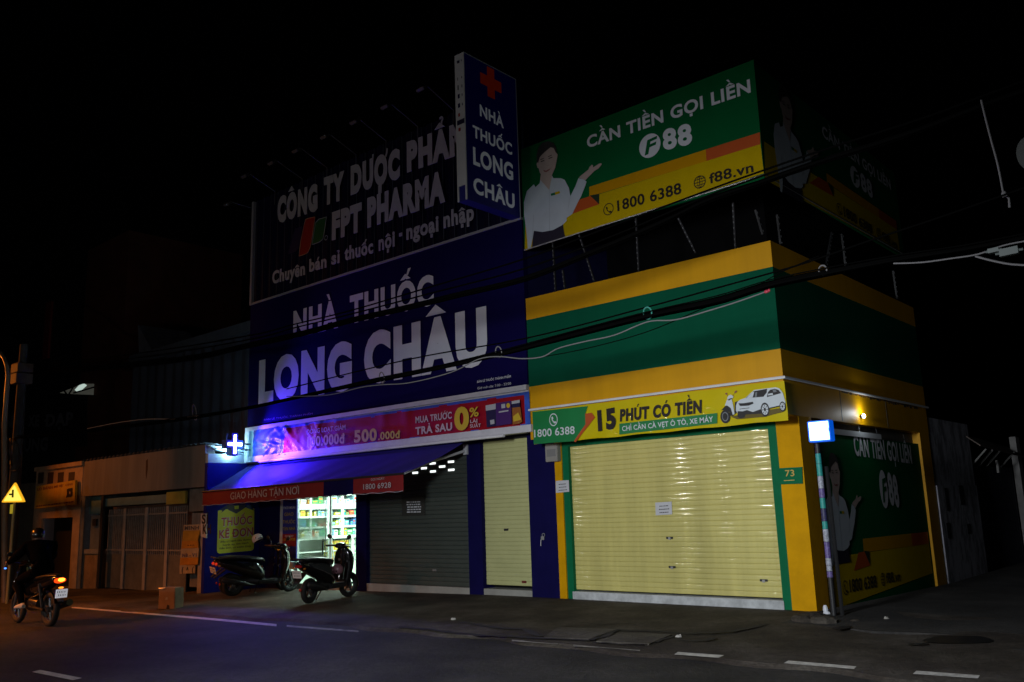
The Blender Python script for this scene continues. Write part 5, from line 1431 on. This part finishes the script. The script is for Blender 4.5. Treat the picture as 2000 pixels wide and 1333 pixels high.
# ================================================================ scooters, rider
m_bike = mat('black_scooter_paint', (.006, .006, .007), .12, coat=.8)
m_seat = mat('black_seat_vinyl', (.012, .012, .012), .35)
m_tyre = mat('tyre_rubber', (.012, .012, .012), .75)
m_rim = mat('rim_grey', (.10, .10, .105), .4, metal=.5)
m_plast = mat('black_plastic', (.012, .012, .013), .45)
m_plate = mat('plate_white', (.82, .80, .76), .35)
m_taild = mat('tail_red', (.32, .01, .012), .2)
def sect(c, hw, hh, n=14, ax='x', p=2.4):
    out = []
    for i in range(n):
        t = 2*math.pi*i/n; a = math.copysign(abs(math.cos(t))**(2/p), math.cos(t))*hw; d = math.copysign(abs(math.sin(t))**(2/p), math.sin(t))*hh
        out.append(Vector((c[0], c[1] + a, c[2] + d)) if ax == 'x' else Vector((c[0] + d, c[1] + a, c[2])))
    return out
def wheel(parent, x, r, tw, rim_m, steer=None, spokes=5):
    def T(v): return steer @ v if steer else v
    b = B(); b.torus((x, 0, r), (0, 1, 0), r - tw, tw, None, 30, 10)
    if steer:
        for v in b.bm.verts: v.co = steer @ v.co
    w_ = b.build('wheel', m_tyre, parent, smooth=True)
    b = B(); b.torus((x, 0, r), (0, 1, 0), r - tw*1.75, tw*.42, None, 28, 6); b.tube([(x, -.06, r), (x, .06, r)], .045, None, 12)
    for i in range(spokes):
        a = 2*math.pi*i/spokes + .3; d = Vector((math.cos(a), 0, math.sin(a))); b.tube([Vector((x, 0, r)) + d*.03, Vector((x, 0, r)) + d*(r - tw*1.7)], [.024, .016], None, 6)
    if steer:
        for v in b.bm.verts: v.co = steer @ v.co
    b.build('rim', rim_m, w_, smooth=True)
    return w_
def license_plate(parent, x, z, tilt=.3, glow=None):
    b = B(); ex, ez = Vector((0, 1, 0)), Vector((-math.sin(tilt), 0, math.cos(tilt))) ; ey = Vector((math.cos(tilt), 0, math.sin(tilt)))
    c = Vector((x, 0, z)); b.obox(c, (.098, .004, .072), ex, ey, ez, None); o = b.build('license_plate', glow or m_plate, parent, bevel=.002)
    b = B(); k = random.Random(int(z*977))
    for row in (.028, -.026):
        y = -.07
        while y < .065:
            w_ = k.uniform(.010, .02); q_ = c - ey*.0055 + ez*row + ex*(y + w_/2)
            b.obox(q_, (w_/2*.6, .0008, .016), ex, ey, ez); y += w_ + .012
    b.build('plate_print', mat('plate_ink', (.12, .11, .11), .5), parent)
def make_scooter(lab, loc, ang, steer_deg=0, tail_lit=False, floor_mat=True, mirrors=(1, -1), lean=0):
    t = thing('scooter', lab, 'scooter', loc, 'scooters parked before the pharmacy', world=False)
    t.rotation_euler = (R(lean), 0, ang)
    st = Matrix.Translation((.52, 0, 0)) @ Matrix.Rotation(R(steer_deg), 4, 'Z') @ Matrix.Translation((-.52, 0, 0))
    wheel(t, -.62, .235, .055, m_rim); wheel(t, .64, .235, .05, m_rim, st)
    b = B(); b.ring_loft([sect(c, hw, hh) for c, hw, hh in (((-.99,0,.745),.03,.02),((-.95,0,.73),.09,.055),((-.82,0,.70),.135,.10),((-.62,0,.655),.165,.145),((-.40,0,.60),.18,.18),((-.18,0,.54),.175,.21),((-.02,0,.47),.15,.20),((.03,0,.42),.12,.14))]); b.build('body', m_bike, t, smooth=True)
    b = B(); b.ring_loft([sect(c, hw, hh) for c, hw, hh in (((-.93,0,.80),.05,.015),((-.85,0,.805),.115,.03),((-.60,0,.81),.145,.045),((-.36,0,.795),.14,.045),((-.22,0,.775),.14,.045),((-.02,0,.745),.11,.05),((.05,0,.70),.06,.04))]); b.build('seat', m_seat, t, smooth=True)
    b = B(); b.tube([(-.86, .12, .80), (-1.0, .10, .83), (-1.04, .0, .835), (-1.0, -.10, .83), (-.86, -.12, .80)], .014); b.build('grab_rail', m_plast, t, smooth=True)
    b = B(); b.ring_loft([sect(c, hw, hh, p=4) for c, hw, hh in (((-.10,0,.27),.15,.05),((.12,0,.265),.165,.045),((.34,0,.27),.17,.05),((.44,0,.33),.14,.07))]); b.build('floorboard', m_plast, t, smooth=True)
    if floor_mat:
        b = B(); b.box((-.02, -.13, .318), (.33, .13, .326)); b.box((-.04, .155, .29), (.36, .172, .312)); b.build('floor_trim', mat('floor_trim_grey', (.42, .45, .45), .3, metal=.3), t)
    # leg shield
    b = B(); b.ring_loft([sect(c, hw, hh, ax='z', p=2.2) for c, hw, hh in (((.42,0,.28),.15,.05),((.46,0,.40),.185,.07),((.49,0,.58),.22,.09),((.50,0,.75),.225,.10),((.485,0,.88),.19,.085),((.45,0,.965),.11,.06),((.43,0,.99),.06,.035))]); b.build('leg_shield', m_bike, t, smooth=True)
    b = B(); b.tube([(.40, .0, .62), (.365, .0, .60), (.36, 0, .57)], .012); b.ell((.402, .05, .74), .012, .03, .022); b.build('bag_hook', m_rim, t)
    def S(bd):
        for v in bd.bm.verts: v.co = st @ v.co
        return bd
    b = B(); b.ring_loft([sect(c, hw, hh) for c, hw, hh in (((.30,0,1.00),.05,.03),((.35,0,1.01),.12,.055),((.43,0,1.01),.135,.065),((.50,0,.985),.10,.05),((.54,0,.965),.04,.02))]); S(b).build('handlebar_cover', m_bike, t, smooth=True)
    for s_ in (1, -1):
        b = B(); b.tube([(.40, .08*s_, 1.0), (.36, .20*s_, 1.015), (.31, .34*s_, 1.005)], [.02, .018, .018]); S(b); hb = b.build('grip', m_plast, t, smooth=True)
        b = B(); b.tube([(.40, .15*s_, 1.0), (.40, .25*s_, .995), (.35, .35*s_, .985)], .008, None, 6); S(b); b.build('brake_lever', m_rim, hb)
        if s_ in mirrors:
            b = B(); b.tube([(.37, .16*s_, 1.03), (.38, .19*s_, 1.12), (.36, .24*s_, 1.17)], .008, None, 6); S(b); mm = b.build('mirror_stalk', m_plast, t)
            b = B(); b.ell((.355, .285*s_, 1.185), .022, .070, .045, None, 14, 8, Matrix.Rotation(R(14*s_), 3, 'X')); S(b); b.build('mirror', m_plast, mm, smooth=True)
    b = B(); b.ell((.548, 0, .80), .05, .10, .07); b.build('headlight', mat('headlight_glass', (.25, .27, .28), .08), t, smooth=True)
    # front fender and fork
    b = B()
    def fend(s, q_):
        a = R(-10 + 150*s); r_ = .262; y = (q_-.5)*.13
        rr = r_ - .05*abs(q_-.5)*abs(q_-.5)*4
        return Vector((.64 + rr*math.cos(a), y, .235 + rr*math.sin(a)))
    b.grid(fend, 16, 6); S(b); b.build('front_fender', m_bike, t, smooth=True)
    b = B()
    for s_ in (1, -1): b.tube([(.53, .062*s_, .60), (.64, .075*s_, .235)], [.02, .024])
    S(b); b.build('fork', m_rim, t, smooth=True)
    # engine, exhaust, stand
    b = B(); b.ring_loft([sect(c, hw, hh, p=3) for c, hw, hh in (((-.68,.09,.26),.05,.06),((-.45,.08,.28),.08,.09),((-.20,.05,.29),.10,.10),((-.08,.0,.29),.10,.08))]); b.build('engine', m_plast, t, smooth=True)
    b = B(); b.tube([(-.15, -.08, .22), (-.30, -.15, .24), (-.45, -.17, .28), (-.86, -.18, .36), (-.90, -.18, .37)], [.02, .025, .055, .06, .03], None, 12); b.build('exhaust', mat('exhaust_dark', (.04, .04, .042), .3, metal=.5), t, smooth=True)
    b = B(); b.tube([(-.05, .10, .24), (-.10, .20, .02)], .010); b.tube([(-.10, .20, .012), (-.06, .23, .012)], .012); b.build('side_stand', m_plast, t)
    # tail
    b = B(); b.ring_loft([sect((-.985, 0, .70), .085, .03), sect((-1.005, 0, .695), .07, .022)]); b.build('tail_light', mat('tail_red_lit', (.5, .02, .01), .2, emit=.35, emit_col=(1, .06, .02)) if tail_lit else m_taild, t, smooth=True)
    b = B(); b.slab([(-.80, -.07, .58), (-1.02, -.06, .42), (-1.02, .06, .42), (-.80, .07, .58)], (0, 0, -.02)); b.build('rear_mudguard', m_plast, t)
    license_plate(t, -1.02, .56, .28)
    for s_ in (1, -1):
        b = B(); b.ell((-.95, .12*s_, .66), .03, .025, .02, None, 10, 6); b.build('turn_signal', mat('signal_amber', (.5, .16, .02), .2), t, smooth=True)
    b = B(); b.ell((-.90, .0, .27), .02, .03, .03, None, 10, 6); b.build('reflector', mat('reflector_red', (.45, .03, .02), .25), t, smooth=True)
    return t
def place(rear_px, front_xy, wb=1.26):
    r_ = hitG(*rear_px); return r_
r2 = hitG(603, 1181)
ang2 = math.atan2(1.28, -.42)
c_ = Vector((r2.x, r2.y, 0)) + Vector((math.cos(ang2), math.sin(ang2), 0))*.62
make_scooter('black scooter before the open glass door with a pink helmet on its hook', (c_.x, c_.y, gz(c_.x, c_.y)+.006), ang2, steer_deg=-14, lean=2)
SC2 = (c_.copy(), ang2)
r1 = hitG(454, 1167)
ang1 = math.atan2(1.12, .34)
c1_ = Vector((r1.x, r1.y, 0)) + Vector((math.cos(ang1), math.sin(ang1), 0))*.62
make_scooter('black scooter by the blue wall with a bright silver edge on its floorboard', (c1_.x, c1_.y, gz(c1_.x, c1_.y)+.006), ang1, steer_deg=20, tail_lit=True, mirrors=(-1,), lean=2)
c3_ = c1_ + Vector((-.52, .22, 0))
make_scooter('black scooter half hidden behind another at the blue wall, its plate showing left', (c3_.x, c3_.y, gz(c3_.x, c3_.y)+.006), ang1 + .03, steer_deg=12, tail_lit=True, mirrors=(1,), floor_mat=False, lean=2)
def helmet(name, lab, c, r_, m, M, visor):
    t = thing(name, lab, 'helmet', tuple(c), world=False)
    b = B(); rings = []
    for i in range(1, 10):
        th = math.pi*.66*i/9; rings.append([M @ Vector((r_*1.12*math.sin(th)*math.cos(a), r_*math.sin(th)*math.sin(a), r_*math.cos(th))) for a in [2*math.pi*j/20 for j in range(20)]])
    b.ring_loft(rings, cap=False); b.poly([p for p in rings[0]]); b.build('shell', m, t, smooth=True)
    b = B(); b.ring_loft([[p*.93 for p in rg] for rg in rings], cap=False); b.build('lining', m_ink, t, smooth=True)
    b = B(); b.grid(lambda s, q_: M @ Vector((r_*(1.10+.28*q_)*math.cos(R(-60+120*s)), r_*(1.0+.1*q_)*math.sin(R(-60+120*s)), -r_*(.18 + .16*q_))), 12, 3); b.build('visor', visor, t, smooth=True)
    b = B(); b.ell(M @ Vector((.3*r_, -1.0*r_, .1*r_)), .018, .012, .018, None, 8, 6); b.build('button', m_ink, t)
    return t
M2 = Matrix.Rotation(ang2, 3, 'Z')
hp = SC2[0] + M2 @ Vector((.27, .06, 0)); hp.z = .57
pp_ = hitY(660, 1112, hp.y - .1)
helmet('helmet', 'round dusty pink helmet hanging between the seat and leg shield of the right scooter', (pp_.x, pp_.y, pp_.z), .10, mat('helmet_pink', (.28, .13, .16), .3, coat=.3), Matrix.Rotation(R(40), 3, 'Y') @ Matrix.Rotation(R(20), 3, 'Z'), m_ink)
ph_ = hitY(503, 1053, c3_.y + .50)
helmet('helmet', 'white open face helmet hanging on the handlebar of the left scooters', (ph_.x, ph_.y, ph_.z), .125, mat('helmet_white', (.62, .58, .60), .25, coat=.4), Matrix.Rotation(R(25), 3, 'Z') @ Matrix.Rotation(R(-28), 3, 'Y'), mat('helmet_visor', (.05, .05, .12), .1))

# ---- rider
rr_ = hitG(96, 1224)
angm = math.pi + .04
cm = Vector((rr_.x, rr_.y, 0)) + Vector((math.cos(angm), math.sin(angm), 0))*.63
mb_ = thing('motorcycle', 'dark motorcycle being ridden down the road to the left, its tail light glowing orange', 'motorcycle', (cm.x, cm.y, gz(cm.x, cm.y)), world=False)
mb_.rotation_euler = (R(0), 0, angm)
wheel(mb_, -.63, .29, .05, m_rim, None, 6); wheel(mb_, .63, .29, .045, m_rim, None, 6)
b = B(); b.ring_loft([sect(c, hw, hh) for c, hw, hh in (((-.95,0,.83),.03,.02),((-.85,0,.80),.10,.06),((-.60,0,.74),.13,.10),((-.3,0,.66),.14,.14),((0,0,.60),.14,.17),((.25,0,.58),.14,.16),((.42,0,.60),.12,.14),((.5,0,.62),.05,.06))]); b.build('body', m_bike, mb_, smooth=True)
b = B(); b.ring_loft([sect(c, hw, hh) for c, hw, hh in (((-.88,0,.86),.06,.02),((-.6,0,.85),.13,.04),((-.2,0,.80),.13,.045),((.08,0,.76),.09,.04))]); b.build('seat', m_seat, mb_, smooth=True)
b = B(); b.ring_loft([sect(c, hw, hh, ax='z') for c, hw, hh in (((.40,0,.45),.10,.05),((.50,0,.65),.19,.08),((.52,0,.85),.16,.08),((.50,0,.98),.10,.06))]); b.build('leg_shield', m_bike, mb_, smooth=True)
b = B(); b.ring_loft([sect(c, hw, hh) for c, hw, hh in (((.36,0,1.03),.05,.03),((.46,0,1.04),.11,.06),((.56,0,1.0),.08,.06),((.60,0,.98),.03,.03))]); b.build('handlebar_cover', m_bike, mb_, smooth=True)
for s_ in (1, -1):
    b = B(); b.tube([(.45, .06*s_, 1.04), (.40, .2*s_, 1.07), (.34, .37*s_, 1.06)], .018); b.build('grip', m_plast, mb_, smooth=True)
    b = B(); b.tube([(.40, .2*s_, 1.08), (.42, .24*s_, 1.2)], .008, None, 6); b.ell((.42, .29*s_, 1.22), .02, .065, .042); b.build('mirror', m_plast, mb_, smooth=True)
b = B()
for s_ in (1, -1): b.tube([(.50, .07*s_, .80), (.63, .08*s_, .29)], [.022, .026])
b.build('fork', m_rim, mb_, smooth=True)
b = B(); b.ring_loft([sect(c, hw, hh, p=3) for c, hw, hh in (((-.25,0,.36),.08,.08),((-.05,0,.36),.14,.12),((.15,0,.38),.12,.12),((.25,0,.40),.06,.06))]); b.build('engine', mat('engine_metal', (.05, .05, .055), .3, metal=.7), mb_, smooth=True)
b = B(); b.tube([(.1, -.10, .28), (-.2, -.16, .26), (-.45, -.17, .30), (-.92, -.19, .40)], [.025, .03, .055, .06], None, 12); b.build('exhaust', mat('exhaust_chrome', (.07, .07, .075), .3, metal=.8), mb_, smooth=True)
b = B(); b.tube([(-.63, .11, .29), (-.1, .12, .33)], .025); b.tube([(-.63, -.11, .29), (-.1, -.12, .33)], .025); b.tube([(-.60, .12, .33), (-.45, .13, .72)], .03); b.build('swing_arm', m_plast, mb_)
b = B()
def fnd(s, q_):
    a = R(20 + 120*s); return Vector((-.63 + .33*math.cos(a)*-1, (q_-.5)*.15, .29 + .33*math.sin(a)))
b.grid(fnd, 12, 4); b.grid(lambda s, q_: Vector((.63 + .325*math.cos(R(20+120*s)), (q_-.5)*.12, .29 + .325*math.sin(R(20+120*s)))), 12, 4); b.build('fender', m_bike, mb_, smooth=True)
b = B(); b.ring_loft([sect((-.90, 0, .775), .09, .045), sect((-.965, 0, .785), .085, .04), sect((-.985, 0, .79), .05, .02)]); b.build('tail_light', mat('tail_red_glow', (1, .1, .02), .3, emit=1.1, emit_col=(1, .07, .005)), mb_, smooth=True)
b = B(); b.ell((-.975, .0, .79), .025, .062, .030, None, 12, 8); b.build('tail_bulb', mat('tail_orange_glow', (1, .4, .05), .3, emit=4, emit_col=(1, .42, .03)), mb_, smooth=True)
b = B(); b.slab([(-.80, -.06, .62), (-1.02, -.05, .44), (-1.02, .05, .44), (-.80, .06, .62)], (0, 0, -.02)); b.build('rear_mudguard', m_plast, mb_)
license_plate(mb_, -1.01, .565, .15, mat('plate_painted_glow', (.8, .8, .85), .3, emit=.35, emit_col=(.9, .9, 1)))  # emission paints the light falling on this plate
b = B(); b.ell((-.985, 0, .66), .015, .045, .015); b.build('plate_lamp', mat('tail_orange_glow2', (1, .3, .02), .3, emit=2.5, emit_col=(1, .25, .02)), mb_)
b = B(); b.ell((.47, .34, .98), .02, .02, .014); b.build('position_lamp', mat('blue_glow', (.1, .3, 1), .3, emit=3, emit_col=(.05, .22, 1)), mb_)
b = B()
for x, z in ((-.16, .62), (-.20, .36), (-.02, .33)): b.ell((x, .155, z), .03, .012, .012)
b.build('chrome_trim', mat('chrome', (.7, .7, .72), .1, metal=1), mb_)

def skin_body(name, nodes, edges, parent, mats, assign, levels=2):
    bm = bmesh.new(); L = bm.verts.layers.skin.new(); V = {}
    for k_, (p, r_) in nodes.items():
        v = bm.verts.new(p); v[L].radius = (r_, r_) if not isinstance(r_, tuple) else r_; V[k_] = v
    first = list(nodes)[0]; V[first][L].use_root = True
    for a, c in edges: bm.edges.new((V[a], V[c]))
    me = bpy.data.meshes.new(name); bm.to_mesh(me); bm.free()
    o = bpy.data.objects.new(name, me); COL.objects.link(o)
    sk = o.modifiers.new('skin', 'SKIN'); sk.use_smooth_shade = True
    sb = o.modifiers.new('sub', 'SUBSURF'); sb.levels = levels; sb.render_levels = levels
    bpy.context.view_layer.update()
    dg = bpy.context.evaluated_depsgraph_get(); m2 = bpy.data.meshes.new_from_object(o.evaluated_get(dg))
    o.modifiers.clear(); o.data = m2; bpy.data.meshes.remove(me)
    m2.materials.clear()
    for m in mats: m2.materials.append(m)
    for p in m2.polygons: p.use_smooth = True; p.material_index = assign(p.center)
    o.parent = parent
    return o
rd = thing('person', 'person in dark jacket and helmet riding the motorcycle, white shoes on the pegs', 'person', (cm.x, cm.y, gz(cm.x, cm.y)), world=False)
rd.rotation_euler = (0, 0, angm)
nd = {'pelvis': ((-.22, 0, .92), .15), 'belly': ((-.17, 0, 1.06), .18), 'chest': ((-.08, 0, 1.22), .205), 'upper': ((-.02, 0, 1.34), .145), 'neck': ((.02, 0, 1.44), .06), 'head': ((.06, 0, 1.52), .085), 'crown': ((.05, 0, 1.60), .075)}
ed = [('pelvis','belly'),('belly','chest'),('chest','upper'),('upper','neck'),('neck','head'),('head','crown')]
for s_, t_ in ((1, 'l'), (-1, 'r')):
    nd.update({'sh'+t_: ((-.0, .20*s_, 1.35), .10), 'el'+t_: ((.14, .33*s_, 1.16), .075), 'wr'+t_: ((.31, .34*s_, 1.09), .042), 'pa'+t_: ((.36, .335*s_, 1.09), .036),
               'hip'+t_: ((-.18, .11*s_, .90), .115), 'kn'+t_: ((.24, .20*s_, .76), .082), 'an'+t_: ((.05, .20*s_, .40), .052), 'he'+t_: ((.02, .20*s_, .345), .045), 'to'+t_: ((.20, .21*s_, .325), .035)})
    ed += [('upper','sh'+t_),('sh'+t_,'el'+t_),('el'+t_,'wr'+t_),('wr'+t_,'pa'+t_),('pelvis','hip'+t_),('hip'+t_,'kn'+t_),('kn'+t_,'an'+t_),('an'+t_,'he'+t_),('he'+t_,'to'+t_)]
    for i, (dy, ln) in enumerate(((.030, 1.0), (.010, 1.08), (-.010, 1.03), (-.030, .85))):
        nd['f%d%s' % (i, t_)] = ((.395 + .01*ln, (.335 + dy)*s_, 1.088), .010); nd['g%d%s' % (i, t_)] = ((.415, (.335 + dy)*s_, 1.06), .009); nd['h%d%s' % (i, t_)] = ((.39, (.335 + dy)*s_, 1.035), .008)
        ed += [('pa'+t_, 'f%d%s' % (i, t_)), ('f%d%s' % (i, t_), 'g%d%s' % (i, t_)), ('g%d%s' % (i, t_), 'h%d%s' % (i, t_))]
    nd['t1'+t_] = ((.35, .29*s_, 1.065), .011); nd['t2'+t_] = ((.38, .285*s_, 1.035), .009); ed += [('pa'+t_,'t1'+t_),('t1'+t_,'t2'+t_)]
m_jack = mat('dark_jacket', (.0025, .0025, .003), .95, var=.2, spec=.02); m_trou = mat('dark_trousers', (.003, .003, .0035), .95, spec=.02); m_sk = mat('rider_skin', (.22, .13, .09), .6)
def asg(c):
    if c.z > 1.46: return 2
    if c.x > .335 and c.z > 1.0: return 2
    return 1 if c.z < .93 else 0
skin_body('body', nd, ed, rd, [m_jack, m_trou, m_sk], asg)
for s_ in (1, -1):
    b = B(); b.ring_loft([sect(c, hw, hh) for c, hw, hh in (((-.06,.205*s_,.335),.035,.03),((-.02,.205*s_,.345),.045,.05),((.08,.21*s_,.335),.048,.042),((.19,.215*s_,.315),.045,.03),((.25,.215*s_,.308),.025,.018))]); b.build('shoe', mat('shoe_white', (.50, .52, .50), .6), rd, smooth=True)
b = B(); rings = []
for i in range(1, 10):
    th = math.pi*.64*i/9; rings.append([Vector((.055 + .135*math.sin(th)*math.cos(a), .118*math.sin(th)*math.sin(a), 1.55 + .125*math.cos(th))) for a in [2*math.pi*j/20 for j in range(20)]])
b.ring_loft(rings, cap=False); b.poly(rings[0]); b.build('helmet', mat('helmet_dark', (.008, .007, .006), .25, coat=.3), rd, smooth=True)
b = B(); b.ell((.148, 0, 1.50), .018, .014, .018); b.ell((.147, .035, 1.525), .008, .014, .008); b.ell((.147, -.035, 1.525), .008, .014, .008); b.ell((.146, 0, 1.462), .008, .025, .008); b.build('face_features', m_sk, rd, smooth=True)

for o in bpy.data.objects:
    if '_inv' in o.keys(): del o['_inv']
